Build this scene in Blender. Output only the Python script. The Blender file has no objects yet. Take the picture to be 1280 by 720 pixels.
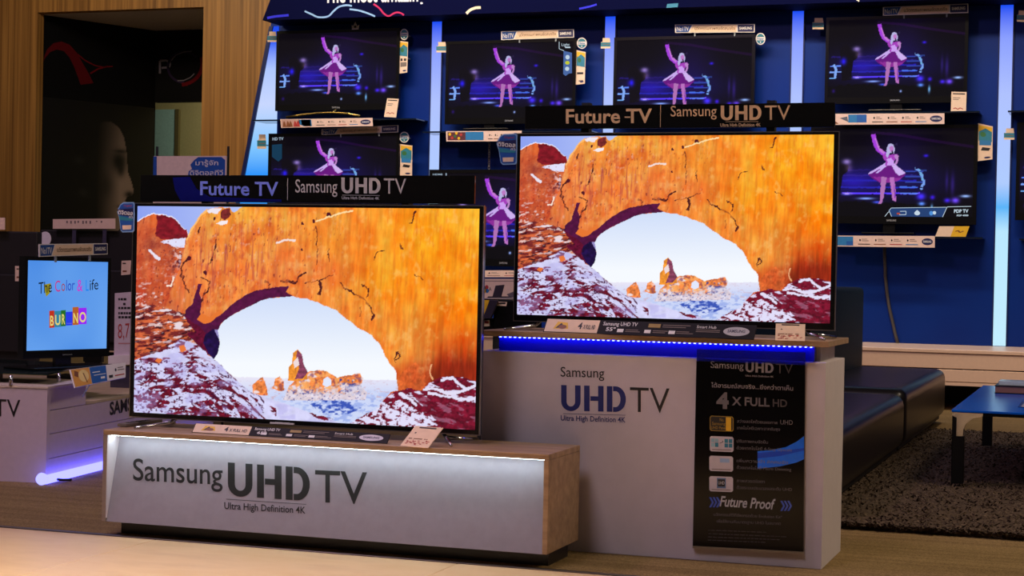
import bpy, bmesh, math, random
import numpy as np
from mathutils import Vector, Matrix

random.seed(7)
SC = bpy.context.scene
COL = SC.collection
V = Vector

# ------------------------------------------------------------------ camera
# lens and pose solved from the photograph (image taken as 1280 x 720)
FOC, ROLL, PITCH, YAW, EYE = 2180.17, 0.020866, -0.0085855, -0.331823, 1.02
CAM = V((0, 0, EYE))
_cy, _sy, _cp, _sp = math.cos(YAW), math.sin(YAW), math.cos(PITCH), math.sin(PITCH)
FW = V((_sy*_cp, _cy*_cp, _sp))
_r0 = V((_cy, -_sy, 0)); _u0 = _r0.cross(FW)
RT = math.cos(ROLL)*_r0 + math.sin(ROLL)*_u0
UP = -math.sin(ROLL)*_r0 + math.cos(ROLL)*_u0

cd = bpy.data.cameras.new('camera'); co = bpy.data.objects.new('camera', cd); COL.objects.link(co)
cd.sensor_width = 36.0; cd.lens = FOC*36.0/1280.0; cd.clip_start = 0.05; cd.clip_end = 200
M = Matrix((( RT.x, UP.x, -FW.x, CAM.x), (RT.y, UP.y, -FW.y, CAM.y), (RT.z, UP.z, -FW.z, CAM.z), (0, 0, 0, 1)))
co.matrix_world = M
SC.camera = co

def ray(x, y): return FW + RT*((x-640)/FOC) - UP*((y-360)/FOC)
def on_plane(x, y, P, N):
    d = ray(x, y); return CAM + d*((P-CAM).dot(N)/d.dot(N))
def onY(x, y, Y): return on_plane(x, y, V((0, Y, 0)), V((0, 1, 0)))
def onZ(x, y, Z): return on_plane(x, y, V((0, 0, Z)), V((0, 0, 1)))
def onX(x, y, X): return on_plane(x, y, V((X, 0, 0)), V((1, 0, 0)))
def pix(P):
    d = V(P)-CAM; k = d.dot(FW); return 640+FOC*d.dot(RT)/k, 360-FOC*d.dot(UP)/k

# ------------------------------------------------------------------ colour and materials
def lin(c):
    c = c/255.0; return c/12.92 if c <= 0.04045 else ((c+0.055)/1.055)**2.4
def rgb(*c):
    if len(c) == 1: c = c[0]
    return (lin(c[0]), lin(c[1]), lin(c[2]), 1.0)
_M = {}
def mat(name, col, rough=0.55, metal=0.0, spec=0.5, vary=0.06, scale=40.0, emit=0.0, coat=0.0, stretch=(1, 1, 1), bump=0.0):
    """Principled surface whose colour is broken up by a procedural noise."""
    if name in _M: return _M[name]
    m = bpy.data.materials.new(name); m.use_nodes = True
    nt = m.node_tree; b = nt.nodes['Principled BSDF']
    c = rgb(col)
    tc = nt.nodes.new('ShaderNodeTexCoord'); mp = nt.nodes.new('ShaderNodeMapping'); mp.inputs['Scale'].default_value = stretch
    nz = nt.nodes.new('ShaderNodeTexNoise'); nz.inputs['Scale'].default_value = scale; nz.inputs['Detail'].default_value = 4
    cr = nt.nodes.new('ShaderNodeValToRGB')
    cr.color_ramp.elements[0].position = 0.3; cr.color_ramp.elements[1].position = 0.7
    cr.color_ramp.elements[0].color = tuple(x*(1-vary) for x in c[:3])+(1,)
    cr.color_ramp.elements[1].color = tuple(min(1, x*(1+vary)) for x in c[:3])+(1,)
    L = nt.links.new
    L(tc.outputs['Object'], mp.inputs['Vector']); L(mp.outputs['Vector'], nz.inputs['Vector'])
    L(nz.outputs['Fac'], cr.inputs['Fac']); L(cr.outputs['Color'], b.inputs['Base Color'])
    b.inputs['Roughness'].default_value = rough; b.inputs['Metallic'].default_value = metal
    b.inputs['Specular IOR Level'].default_value = spec
    b.inputs['Coat Weight'].default_value = coat; b.inputs['Coat Roughness'].default_value = 0.08
    if emit:
        L(cr.outputs['Color'], b.inputs['Emission Color']); b.inputs['Emission Strength'].default_value = emit
    if bump:
        bp = nt.nodes.new('ShaderNodeBump'); bp.inputs['Strength'].default_value = bump; bp.inputs['Distance'].default_value = 0.01
        L(nz.outputs['Fac'], bp.inputs['Height']); L(bp.outputs['Normal'], b.inputs['Normal'])
    _M[name] = m; return m
def glow(name, col, strength=1.0):
    """Something that gives off light (LED, lit panel, screen graphics)."""
    if name in _M: return _M[name]
    m = bpy.data.materials.new(name); m.use_nodes = True
    nt = m.node_tree; nt.nodes.clear()
    o = nt.nodes.new('ShaderNodeOutputMaterial'); e = nt.nodes.new('ShaderNodeEmission')
    e.inputs['Color'].default_value = rgb(col); e.inputs['Strength'].default_value = strength
    nt.links.new(e.outputs[0], o.inputs['Surface']); _M[name] = m; return m
def screen_mat(name, strength=1.0):
    """A display: glossy dark glass, its picture held in the mesh's colour attribute and emitted."""
    if name in _M: return _M[name]
    m = bpy.data.materials.new(name); m.use_nodes = True
    nt = m.node_tree; b = nt.nodes['Principled BSDF']
    b.inputs['Base Color'].default_value = (0.004, 0.004, 0.005, 1); b.inputs['Roughness'].default_value = 0.05; b.inputs['Specular IOR Level'].default_value = 0.25
    a = nt.nodes.new('ShaderNodeAttribute'); a.attribute_name = 'picture'
    nt.links.new(a.outputs['Color'], b.inputs['Emission Color']); b.inputs['Emission Strength'].default_value = strength
    _M[name] = m; return m
def print_mat(name, rough=0.4):
    if name in _M: return _M[name]
    m = bpy.data.materials.new(name); m.use_nodes = True
    nt = m.node_tree; b = nt.nodes['Principled BSDF']; b.inputs['Roughness'].default_value = rough
    a = nt.nodes.new('ShaderNodeAttribute'); a.attribute_name = 'picture'
    nt.links.new(a.outputs['Color'], b.inputs['Base Color']); _M[name] = m; return m

# ------------------------------------------------------------------ frames
class Pl:
    """A flat frame: U to the right, W up, N towards the viewer."""
    def __init__(s, O, U, W):
        s.O = V(O); s.U = V(U).normalized(); W = V(W); W = (W - s.U*W.dot(s.U)).normalized()
        s.W = W; s.N = s.U.cross(W)
    def hit(s, x, y):
        P = on_plane(x, y, s.O, s.N)-s.O; return P.dot(s.U), P.dot(s.W)
    def pt(s, u, w, n=0.0): return s.O + s.U*u + s.W*w + s.N*n
    def off(s, n): q = Pl(s.O+s.N*n, s.U, s.W); return q
def PY(Y): return Pl((0, Y, 0), (1, 0, 0), (0, 0, 1))
WORLD = PY(0)
class Quad:
    """A sign face given by its four corners; s runs right 0..1, t runs up 0..1."""
    def __init__(q, pl, tl, tr, br, bl, px=True):
        q.pl = pl; h = (lambda p: pl.hit(*p)) if px else (lambda p: p)
        q.tl, q.tr, q.br, q.bl = [V(h(p)) for p in (tl, tr, br, bl)]
    def pt(q, s, t, n=0.0):
        a = q.bl.lerp(q.br, s); b = q.tl.lerp(q.tr, s); c = a.lerp(b, t); return q.pl.pt(c.x, c.y, n)
class PxMap:
    """Lets print be placed on a frame by the photograph's coordinates (y grows downwards)."""
    def __init__(q, pl): q.pl = pl
    def pt(q, x, y, n=0.0):
        u, w = q.pl.hit(x, y); return q.pl.pt(u, w, n)

# ------------------------------------------------------------------ mesh builder
_txt = {}
def text_mesh(s, weight=0.0, res=3):
    k = (s, weight, res)
    if k in _txt: return _txt[k]
    c = bpy.data.curves.new('lettering_source', 'FONT'); c.body = s; c.offset = weight; c.resolution_u = res
    o = bpy.data.objects.new('lettering_source', c); COL.objects.link(o)
    bpy.context.view_layer.update()
    me = bpy.data.meshes.new_from_object(o.evaluated_get(bpy.context.evaluated_depsgraph_get()))
    vs = [(v.co.x, v.co.y) for v in me.vertices]; fs = [tuple(p.vertices) for p in me.polygons]
    bpy.data.objects.remove(o); bpy.data.curves.remove(c); bpy.data.meshes.remove(me)
    x0 = min(v[0] for v in vs); x1 = max(v[0] for v in vs)
    vs = [((x-x0)/(x1-x0), y) for x, y in vs]
    _txt[k] = (vs, fs); return _txt[k]
CAP = None
def cap():
    global CAP
    if CAP is None:
        v, _ = text_mesh('H'); CAP = max(y for _, y in v)
    return CAP

class MB:
    def __init__(s): s.v = []; s.f = []; s.mi = []; s.mats = []; s.cur = 0; s.smooth = []; s.g = []; s.cg = 0; s.ng = 0
    def use(s, m):
        if m not in s.mats: s.mats.append(m)
        s.cur = s.mats.index(m); return s
    def add(s, vs, fs, smooth=False):
        b = len(s.v); s.v += [V(v) for v in vs]
        for f in fs: s.f.append(tuple(b+i for i in f)); s.mi.append(s.cur); s.smooth.append(smooth); s.g.append(s.cg)
        return s
    def box(s, pl, u0, u1, w0, w1, n0, n1, bev=0.0, seg=2):
        bm = bmesh.new(); bmesh.ops.create_cube(bm, size=1)
        for v in bm.verts:
            v.co = V(((u0+u1)/2+v.co.x*(u1-u0), (w0+w1)/2+v.co.y*(w1-w0), (n0+n1)/2+v.co.z*(n1-n0)))
        if bev: bmesh.ops.bevel(bm, geom=bm.edges[:], offset=bev, segments=seg, profile=0.6, affect='EDGES')
        bm.verts.index_update()
        s.add([pl.pt(*v.co) for v in bm.verts], [[v.index for v in f.verts] for f in bm.faces], smooth=bool(bev) and seg > 2)
        bm.free(); return s
    def wbox(s, x0, x1, y0, y1, z0, z1, bev=0.0, seg=2): return s.box(WORLD, x0, x1, z0, z1, -y1, -y0, bev, seg)
    def prism(s, mp, pts, n0, n1):
        n = len(pts)
        A = [mp.pt(a, b, n0) for a, b in pts]; B = [mp.pt(a, b, n1) for a, b in pts]
        # face towards n1
        area = sum(pts[i][0]*pts[(i+1) % n][1]-pts[(i+1) % n][0]*pts[i][1] for i in range(n))
        idx = list(range(n)) if area > 0 else list(range(n))[::-1]
        s.add(A+B, [tuple(n+i for i in idx), tuple(idx[::-1])]+[(idx[i], idx[(i+1) % n], n+idx[(i+1) % n], n+idx[i]) for i in range(n)])
        return s
    def flat(s, mp, pts, n=0.0008): return s.add([mp.pt(a, b, n) for a, b in pts], [tuple(range(len(pts)))])
    def rect(s, mp, a0, b0, a1, b1, n=0.0008): return s.flat(mp, [(a0, b0), (a1, b0), (a1, b1), (a0, b1)], n)
    def ell(s, mp, a, b, ra, rb, n=0.0008, k=20): return s.flat(mp, [(a+ra*math.cos(2*math.pi*i/k), b+rb*math.sin(2*math.pi*i/k)) for i in range(k)], n)
    def stroke(s, mp, pts, wd, n=0.0008, tapered=False):
        """a ribbon of width wd (in the map's own units) following pts"""
        k = len(pts)
        for i in range(k-1):
            (x0, y0), (x1, y1) = pts[i], pts[i+1]; L = math.hypot(x1-x0, y1-y0) or 1
            nx, ny = -(y1-y0)/L*wd/2, (x1-x0)/L*wd/2
            s.flat(mp, [(x0+nx, y0+ny), (x1+nx, y1+ny), (x1-nx, y1-ny), (x0-nx, y0-ny)], n)
        return s
    def text(s, mp, body, a0, b0, a1, h, b1=None, weight=0.0, shear=0.0, n=0.001, res=3):
        """lettering from a0 to a1 on baseline b0 (b1 at its right end); h is cap height as a signed step in b"""
        vs, fs = text_mesh(body, weight, res); b1 = b0 if b1 is None else b1
        out = []
        for x, y in vs:
            yy = y/cap(); out.append(mp.pt(a0+(a1-a0)*x+shear*yy*abs(h), b0+(b1-b0)*x+h*yy, n))
        s.ng += 1; s.cg = s.ng; s.add(out, fs); s.cg = 0
        return s
    def tube(s, pts, r, k=8, smooth=True):
        pts = [V(p) for p in pts]; rings = []
        for i, p in enumerate(pts):
            d = (pts[min(i+1, len(pts)-1)]-pts[max(i-1, 0)]).normalized()
            a = d.orthogonal().normalized() if i == 0 else (s._a - d*s._a.dot(d)).normalized()
            s._a = a; b = d.cross(a); rr = r[i] if isinstance(r, (list, tuple)) else r
            rings.append([p+(a*math.cos(2*math.pi*j/k)+b*math.sin(2*math.pi*j/k))*rr for j in range(k)])
        vs = [v for R in rings for v in R]; fs = []
        for i in range(len(pts)-1):
            for j in range(k): fs.append((i*k+j, i*k+(j+1) % k, (i+1)*k+(j+1) % k, (i+1)*k+j))
        fs.append(tuple(range(k))[::-1]); fs.append(tuple((len(pts)-1)*k+j for j in range(k)))
        return s.add(vs, fs, smooth)
    def build(s, name, m=None, parent=None, label=None):
        if name == 'lettering' and len(set(s.g)) > 1:          # one part for each line of writing
            first = None
            for k in sorted(set(s.g)):
                q = MB(); q.mats = s.mats; ids = [i for i, g in enumerate(s.g) if g == k]; mp = {}
                for i in ids:
                    q.f.append(tuple(mp.setdefault(v, len(mp)) for v in s.f[i])); q.mi.append(s.mi[i]); q.smooth.append(s.smooth[i]); q.g.append(0)
                q.v = [None]*len(mp)
                for a, b in mp.items(): q.v[b] = s.v[a]
                used = sorted(set(q.mi)); q.mats = [s.mats[j] for j in used]; q.mi = [used.index(j) for j in q.mi]
                o = q.build(name, m, parent, label); first = first or o
            return first
        if m is not None and not s.mats: s.mats = [m]
        if parent and parent.type == 'EMPTY' and name in PRINTS and parent.name in _board: parent = _board[parent.name]
        org = origin(parent) if parent else V((sum(v.x for v in s.v)/len(s.v), sum(v.y for v in s.v)/len(s.v), min(v.z for v in s.v)))
        me = bpy.data.meshes.new(name); me.from_pydata([v-org for v in s.v], [], s.f)
        for q in s.mats: me.materials.append(q)
        for p, i, sm in zip(me.polygons, s.mi, s.smooth): p.material_index = i; p.use_smooth = sm
        me.update()
        o = bpy.data.objects.new(name, me); COL.objects.link(o)
        if parent: o.parent = parent; _org[o.name] = org
        else: o.location = org; _org[o.name] = org
        if parent and name in BOARDS: _board[parent.name] = o
        if label: o['label'] = label
        return o
_org = {}; _board = {}
BOARDS = ('board', 'card', 'disc', 'sheet', 'rail', 'body', 'paper', 'plate', 'front_panel', 'bezel', 'side_panel')
PRINTS = ('lettering', 'print', 'logo', 'icon', 'blue_swoosh', 'ribbon_print', 'chevrons', 'logo_ring', 'brand_plate', 'sticker', 'paper_end')
def origin(o): return _org[o.name]
def thing(name, label, cat, loc, group=None):
    o = bpy.data.objects.new(name, None); COL.objects.link(o); o.location = loc; o.empty_display_size = 0.1
    _org[o.name] = V(loc); return tag(o, label, cat, group)
def tag(o, label, cat, group=None, kind=None):
    o['label'] = label; o['category'] = cat
    if group: o['group'] = group
    if kind: o['kind'] = kind
    return o
def struct(o): o['kind'] = 'structure'; return o

# ------------------------------------------------------------------ palette
BLACK = mat('black_gloss_plastic', (12, 12, 14), rough=0.22, vary=0.1)
MATTE = mat('black_matte_plastic', (17, 16, 18), rough=0.6, vary=0.1)
CHROME = mat('chrome', (200, 200, 205), rough=0.15, metal=1.0, vary=0.03)
SILVER = mat('silver_edge', (150, 145, 142), rough=0.3, metal=0.9, vary=0.05)
GOLD = mat('warm_metal', (190, 160, 90), rough=0.25, metal=1.0, vary=0.05)
CREAM = mat('cream_card', (235, 205, 178), rough=0.6, vary=0.04)
WHITE = mat('white_card', (232, 225, 224), rough=0.55, vary=0.03)
NAVY = mat('navy_print', (22, 28, 84), rough=0.45)
SKYB = mat('sky_blue_print', (40, 120, 180), rough=0.45)
TEAL = mat('teal_print', (40, 125, 150), rough=0.45)
INK = mat('black_ink', (24, 22, 24), rough=0.5)
INKBLUE = mat('blue_ink', (22, 36, 110), rough=0.5)
GREYINK = mat('grey_ink', (120, 105, 98), rough=0.6)
REDINK = mat('red_ink', (175, 50, 48), rough=0.6)
WINK = mat('white_ink', (225, 222, 222), rough=0.5)
YELLOW = mat('yellow_print', (230, 180, 30), rough=0.5)
GREEN = mat('green_print', (50, 110, 60), rough=0.5)
BROWNP = mat('brown_print', (130, 75, 40), rough=0.5)
WHITE_PANEL = mat('white_laminate', (198, 188, 196), rough=0.5, vary=0.03, scale=14)
ACRYLIC = mat('clear_acrylic_edge', (150, 160, 170), rough=0.1, spec=0.8)

def glass(name, col, rough=0.03):
    if name in _M: return _M[name]
    m = bpy.data.materials.new(name); m.use_nodes = True
    b = m.node_tree.nodes['Principled BSDF']; b.inputs['Base Color'].default_value = rgb(col)
    b.inputs['Transmission Weight'].default_value = 0.85; b.inputs['Roughness'].default_value = rough; b.inputs['IOR'].default_value = 1.45
    _M[name] = m; return m
GLASS = glass('dark_shelf_glass', (60, 90, 100))

# ------------------------------------------------------------------ noise for the pictures
_tab = {}
def vnoise(x, y, seed):
    if seed not in _tab: _tab[seed] = np.random.RandomState(seed).rand(256, 256)
    T = _tab[seed]
    xi = np.floor(x).astype(int); yi = np.floor(y).astype(int); fx = x-xi; fy = y-yi
    fx = fx*fx*(3-2*fx); fy = fy*fy*(3-2*fy)
    a = T[yi % 256, xi % 256]; b = T[yi % 256, (xi+1) % 256]; c = T[(yi+1) % 256, xi % 256]; d = T[(yi+1) % 256, (xi+1) % 256]
    return (a*(1-fx)+b*fx)*(1-fy)+(c*(1-fx)+d*fx)*fy
def fbm(x, y, seed, octv=4):
    r = 0; a = 0.5; t = 0
    for o in range(octv): r = r+a*vnoise(x, y, seed+o); t += a; x = x*2.03; y = y*2.03; a *= 0.5
    return r/t
def pip(X, Y, P):
    m = np.zeros(X.shape, bool); n = len(P)
    for i in range(n):
        x0, y0 = P[i]; x1, y1 = P[(i+1) % n]
        if y0 == y1: continue
        m ^= ((Y < y0) != (Y < y1)) & (X < (x1-x0)*(Y-y0)/(y1-y0)+x0)
    return m
def near_line(X, Y, pts, w):
    m = np.zeros(X.shape, bool)
    for (x0, y0), (x1, y1) in zip(pts, pts[1:]):
        dx, dy = x1-x0, y1-y0; L = dx*dx+dy*dy or 1
        t = np.clip(((X-x0)*dx+(Y-y0)*dy)/L, 0, 1)
        m |= (X-x0-t*dx)**2+(Y-y0-t*dy)**2 < w*w
    return m
def srgb_lin(a):
    a = np.clip(a/255.0, 0, 1); return np.where(a <= 0.04045, a/12.92, ((a+0.055)/1.055)**2.4)
def paint_grid(name, cols, rows, img, m):
    """unit sheet (x 0..1, z 0..1) whose vertices carry the picture"""
    u = np.linspace(0, 1, cols); w = np.linspace(1, 0, rows); U, W = np.meshgrid(u, w)
    co = np.stack([U, 0*U, W], -1).reshape(-1, 3)
    i = np.arange(cols*rows).reshape(rows, cols)
    f = np.stack([i[1:, :-1], i[1:, 1:], i[:-1, 1:], i[:-1, :-1]], -1).reshape(-1, 4)
    me = bpy.data.meshes.new(name)
    me.vertices.add(len(co)); me.vertices.foreach_set('co', co.ravel())
    me.loops.add(f.size); me.loops.foreach_set('vertex_index', f.ravel())
    me.polygons.add(len(f)); me.polygons.foreach_set('loop_start', np.arange(0, f.size, 4))
    me.update(calc_edges=True)
    at = me.attributes.new('picture', 'FLOAT_COLOR', 'POINT')
    c = np.ones((cols*rows, 4), np.float32); c[:, :3] = srgb_lin(img.reshape(-1, 3)); at.data.foreach_set('color', c.ravel())
    me.materials.append(m); return me

# ------------------------------------------------------------------ the two big pictures: arch of rock in snow
FTV = dict(x0=-3.588, x1=-2.143, y=5.896, z0=0.432, z1=1.261)
FP = PY(FTV['y'])
def arch_picture(cols=600, rows=338):
    u0, w1 = FP.hit(171.7, 256.8); u1, _ = FP.hit(599.4, 262.2); _, w0 = FP.hit(378, 526.3)
    gu, gw = np.meshgrid(np.linspace(u0, u1, cols), np.linspace(w1, w0, rows))
    d = np.stack([gu, np.full_like(gu, FTV['y']), gw-EYE], -1)
    k = d@np.array(FW); X0 = 640+FOC*(d@np.array(RT))/k; Y0 = 360-FOC*(d@np.array(UP))/k
    wx = fbm(X0/6, Y0/6, 11)-0.5; wy = fbm(X0/6, Y0/6, 31)-0.5
    X = X0+wx*3.4; Y = Y0+wy*3.4
    sm = lambda a, lo, hi: np.clip((a-lo)/(hi-lo), 0, 1)
    img = np.zeros(X.shape+(3,))
    def put(m, c):
        c = np.array(c, float) if not isinstance(c, np.ndarray) else c
        if m.dtype == bool: m = m.astype(float)
        img[:] = img*(1-m[..., None])+c*m[..., None]
    A = lambda *c: np.array(c, float)
    # sky of the left corner and through the arch
    t = sm(Y0, 255, 480)[..., None]
    img[:] = A(140, 160, 240)*(1-sm(X0, 170, 330)[..., None])+A(190, 205, 250)*sm(X0, 170, 330)[..., None]
    hole = [(281, 400), (293, 392), (310, 383), (327, 375), (343, 371), (360, 369.5), (380, 372.5), (392, 376), (409, 383), (422, 388.5), (434, 399),
            (446, 409), (464, 418), (475.5, 432), (481, 445), (487, 454), (494.5, 463), (497, 488), (489, 490), (476, 503), (474, 512), (458, 518), (455, 528), (430, 545), (160, 545), (160, 470), (267, 448), (273, 439), (274.5, 429), (272, 416), (273, 408)]
    # rock colour
    anchors = [((300, 300), (238, 130, 52)), ((420, 300), (243, 148, 48)), ((540, 300), (255, 160, 22)), ((590, 380), (252, 150, 18)), ((588, 440), (222, 92, 22)), ((565, 470), (150, 45, 20)),
               ((500, 440), (243, 158, 60)), ((440, 400), (240, 136, 48)), ((200, 330), (226, 120, 66)), ((185, 400), (206, 98, 60)), ((350, 340), (240, 132, 62)), ((300, 268), (248, 168, 58)),
               ((520, 470), (205, 85, 40)), ((400, 340), (238, 132, 60)), ((480, 350), (250, 155, 30)), ((250, 330), (240, 140, 70)), ((575, 280), (255, 172, 40))]
    num = 0; den = 0
    for (ax, ay), c in anchors:
        w = 1/((X-ax)**2+((Y-ay)*1.2)**2+250)**1.4; num = num+w[..., None]*A(*c); den = den+w
    rock = num/den[..., None]
    sk = X0+0.05*Y0
    st = fbm(sk/3.2, Y0/34, 51); st2 = fbm(sk/9, Y0/26, 61)
    rock = rock*(0.87+0.26*st)[..., None]
    rock = rock+(st2-0.5)[..., None]*A(14, 48, 22)+(fbm(X/16, Y/16, 66)-0.5)[..., None]*A(10, 60, 44)
    pale = sm(fbm(X0/8, Y0/11, 71), 0.60, 0.80)*0.40
    rock = rock*(1-pale[..., None])+A(255, 205, 130)*pale[..., None]
    lf = 1-sm(X0, 330, 470)
    rd = sm(fbm(X0/7, Y0/10, 76), 0.56, 0.76)*lf*0.45
    rock = rock*(1-rd[..., None])+A(190, 66, 34)*rd[..., None]
    mk = sm(fbm(X0/2.6+Y0/16, Y0/6.5, 81), 0.72, 0.82)*lf*0.7
    rock = rock*(1-mk[..., None])+A(96, 26, 40)*mk[..., None]
    pk = sm(fbm(X0/3.2, Y0/5, 91), 0.70, 0.82)*lf*0.55
    rock = rock*(1-pk[..., None])+A(240, 190, 175)*pk[..., None]
    vs_ = sm(fbm(sk/2.4, Y0/24, 85), 0.57, 0.72)*np.exp(-((X0-285)/60)**2-((Y0-330)/50)**2)*.8
    rock = rock*(1-vs_[..., None])+A(178, 74, 66)*vs_[..., None]
    vs_ = sm(fbm(sk/2.0, Y0/16, 87), 0.60, 0.74)*.35
    rock = rock*(1-vs_[..., None])+A(226, 106, 30)*vs_[..., None]
    # left dome, then the arch
    dome = [(160, 279), (170, 277), (179, 271), (191, 267), (202, 267.5), (214, 271), (224.6, 279), (232, 288.5), (234, 294), (240, 300), (236, 420), (160, 430)]
    archp = [(232, 300), (239, 285.5), (247.5, 273), (258, 261.5), (268, 258.5), (287, 258), (290, 264), (296, 262), (304, 257), (310, 240), (620, 240), (620, 560), (160, 560), (160, 420), (200, 400), (225, 330)]
    put(pip(X, Y, [(x, y-1.3) for x, y in dome]), (240, 238, 255))
    put(pip(X, Y, dome), rock*A(.93, .80, .86))
    dl = pip(X, Y, dome)*sm(fbm(X0/9+Y0/20, Y0/7, 113), .48, .66)*.55
    put(dl, A(176, 70, 44)); put(pip(X, Y, dome)*np.exp(-((X0-224)/12)**2-((Y0-326)/20)**2)*sm(fbm(X0/3.4, Y0/3.4, 117), .44, .58)*.9, (90, 30, 44))
    put(pip(X, Y, dome)*np.exp(-((X0-226)/10)**2-((Y0-318)/16)**2)*sm(fbm(X0/3, Y0/2.4, 119), .54, .64)*.9, (238, 226, 240))
    put(pip(X, Y, dome)*np.exp(-((X0-176)/16)**2-((Y0-292)/16)**2)*.5, (196, 74, 40))
    put(pip(X, Y, [(195, 268), (205, 268), (214, 271), (225, 279), (232, 288), (233.5, 296), (222, 297.5), (200, 298), (193, 291), (196, 280)]), A(128, 24, 36)*(0.7+0.6*fbm(X/5, Y/3, 101))[..., None])
    gd = np.exp(-((X0-190)/14)**2-((Y0-306)/12)**2)*(fbm(X0/5, Y0/4, 107)+.1)*.8
    put(np.clip(gd, 0, .7), (128, 38, 40))
    put(pip(X, Y, [(199, 301), (204, 299), (231, 296.5), (231, 308), (222, 309), (208, 304)]), (226, 224, 250))
    lefts = sm(fbm(X0/5+Y0/12, Y0/3.0, 111), 0.64, 0.74)*(X0 < 238)*(Y0 > 300)*sm(Y0, 310, 380)*0.85
    put(lefts, (236, 222, 232))
    put(sm(fbm(X0/3, Y0/2.6, 121), 0.70, 0.78)*(X0 < 236)*(Y0 > 290)*0.7, (130, 44, 40))
    put(pip(X, Y, archp), rock)
    put(near_line(X, Y, [(233, 298), (238, 287), (247, 273.5), (258, 262)], 1.1), (255, 190, 110))
    put(pip(X, Y, [(258, 262.5), (266, 259), (277, 260), (272, 266), (262, 266)]), (240, 230, 240))
    put(pip(X, Y, [(277, 263), (281, 259), (287, 260), (288.5, 268), (281, 275), (276, 272)]), A(120, 40, 40)*(0.6+0.8*fbm(X/3, Y/3, 131))[..., None])
    put(pip(X, Y, [(268, 278), (285, 275), (284, 279), (275, 280)]), (246, 236, 240))
    # strata and the snow slope at the lower left
    sl = (160, 545)
    strata = pip(X, Y, [(160, 385), (190, 380), (232, 392), (250, 408), (258, 432), (240, 440), (160, 448)])
    b = fbm(X0/11, (Y0+0.10*X0)/2.6, 141)
    put(strata, A(205, 98, 58)*(0.75+0.5*fbm(X/4, Y/3, 142))[..., None])
    put(strata*sm(b, 0.47, 0.58)*0.9, (112, 34, 38)); put(strata*sm(fbm(X0/7, (Y0+.1*X0)/1.8, 145), .60, .68)*.9, (44, 14, 28)); put(strata*sm(fbm(X0/13, (Y0+0.12*X0)/4, 151), 0.60, 0.68)*(1-0.6*sm(Y0, 415, 440)), (232, 216, 224))
    slope = [(160, 452), (180, 446), (205, 436), (225, 424), (246, 430), (258, 441), (267, 449), (279, 459), (288, 468.5), (301, 480.5), (314, 490), (335, 497.5), (355, 504), (378, 512.5), (402, 521), (424, 528), (440, 545), (160, 545)]
    low = pip(X, Y, [(230, 478), (290, 471), (500, 479), (500, 545), (300, 545)])
    fl = sm(Y0, 471, 492)[..., None]
    plain = A(234, 230, 246)*(1-fl)+A(206, 216, 248)*fl
    # opening
    hs = pip(X0+wx*2.5, Y0+wy*2.5, hole)
    skyc = A(196, 216, 252)*(1-t)+A(250, 252, 255)*t
    t2 = sm(Y0, 370, 455)[..., None]; skyc = A(208, 222, 250)*(1-t2)+A(246, 250, 255)*t2
    put(hs, skyc); put(hs & (Y0 > 471+0.02*(X0-290)+wy*2), plain)
    mott = sm(fbm(X0/5, Y0/2.6, 161), 0.5, 0.62)*hs*sm(Y0, 486, 500)
    put(mott*0.5*sm(X0, 330, 400), (120, 146, 226)); put(sm(fbm(X0/4, Y0/2, 171), 0.62, 0.74)*hs*sm(Y0, 474, 482)*(Y0 < 500)*.7, (206, 170, 184))
    put(pip(X, Y, [(388, 506), (405, 499), (440, 503), (452, 511), (430, 520), (402, 517)])*sm(fbm(X0/4, Y0/2.6, 181), 0.42, 0.60)*.9, (44, 72, 176))
    # far rocks
    orange = A(232, 128, 66)*(0.65+0.75*fbm(X/3, Y/3, 191))[..., None]
    def rockp(P, w=0.4, dark=None):
        m = pip(X0+wx*3, Y0+wy*3, P); put(m, orange); put(m*sm(fbm(X0/8, Y0/5, 201, 3), w+0.14, w+0.30)*0.9, (238, 230, 242))
        put(m*sm(fbm(X0/5, Y0/5, 205, 3), 0.60, 0.72)*0.7, (132, 66, 88))
    rockp([(315.5, 492), (315.5, 481), (322, 475), (327.7, 471), (331, 476), (335, 494), (325, 494)])
    rockp([(339.5, 486), (344, 474), (349, 470), (353.5, 476), (355, 489), (346, 488)])
    rockp([(354, 500), (361, 482), (374, 471), (388, 463.5), (404, 462), (415, 468), (423, 473), (425, 470), (440, 469), (450, 465.5), (454, 474), (450, 482), (459, 490), (457, 500), (425, 500), (395, 501)], 0.36)
    put(pip(X, Y, [(424, 472), (436, 470), (441, 476), (450, 480), (456, 496), (425, 494)])*sm(fbm(X0/3, Y0/2.2, 211), 0.45, 0.6), (60, 66, 140))
    tm = pip(X0+wx*3, Y0+wy*3, [(354, 500), (361, 482), (374, 471), (388, 463.5), (404, 462), (415, 468), (423, 473), (425, 470), (440, 469), (450, 465.5), (454, 474), (450, 482), (459, 490), (457, 500), (425, 500), (395, 501)])
    put(tm*sm(Y0+(fbm(X0/4, Y0/4, 215)-.5)*22+.10*np.abs(X0-385), 484, 494)*.9, A(232, 226, 244)*(.86+.2*fbm(X0/3, Y0/3, 217))[..., None])
    put(tm*sm(fbm(X0/2.6, Y0/2.0, 219), .60, .70)*sm(Y0, 478, 490)*.8, (84, 84, 150))
    put(tm*sm(fbm(X0/4, Y0/6, 223), .52, .66)*(Y0 < 486)*(X0 < 424)*.8, (255, 176, 96))
    put(pip(X0, Y0, [(403, 481), (404, 474), (409, 470.5), (413.5, 474), (414, 481), (408, 484)]), (226, 232, 255))
    put(pip(X0+wx, Y0+wy, [(360, 476), (360.5, 459), (365, 454), (366, 441), (372, 436.5), (377, 443), (379, 454), (384, 466), (384, 474), (374, 476)]), A(238, 146, 50)*(0.7+0.6*fbm(X/3, Y/4, 221))[..., None])
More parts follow.
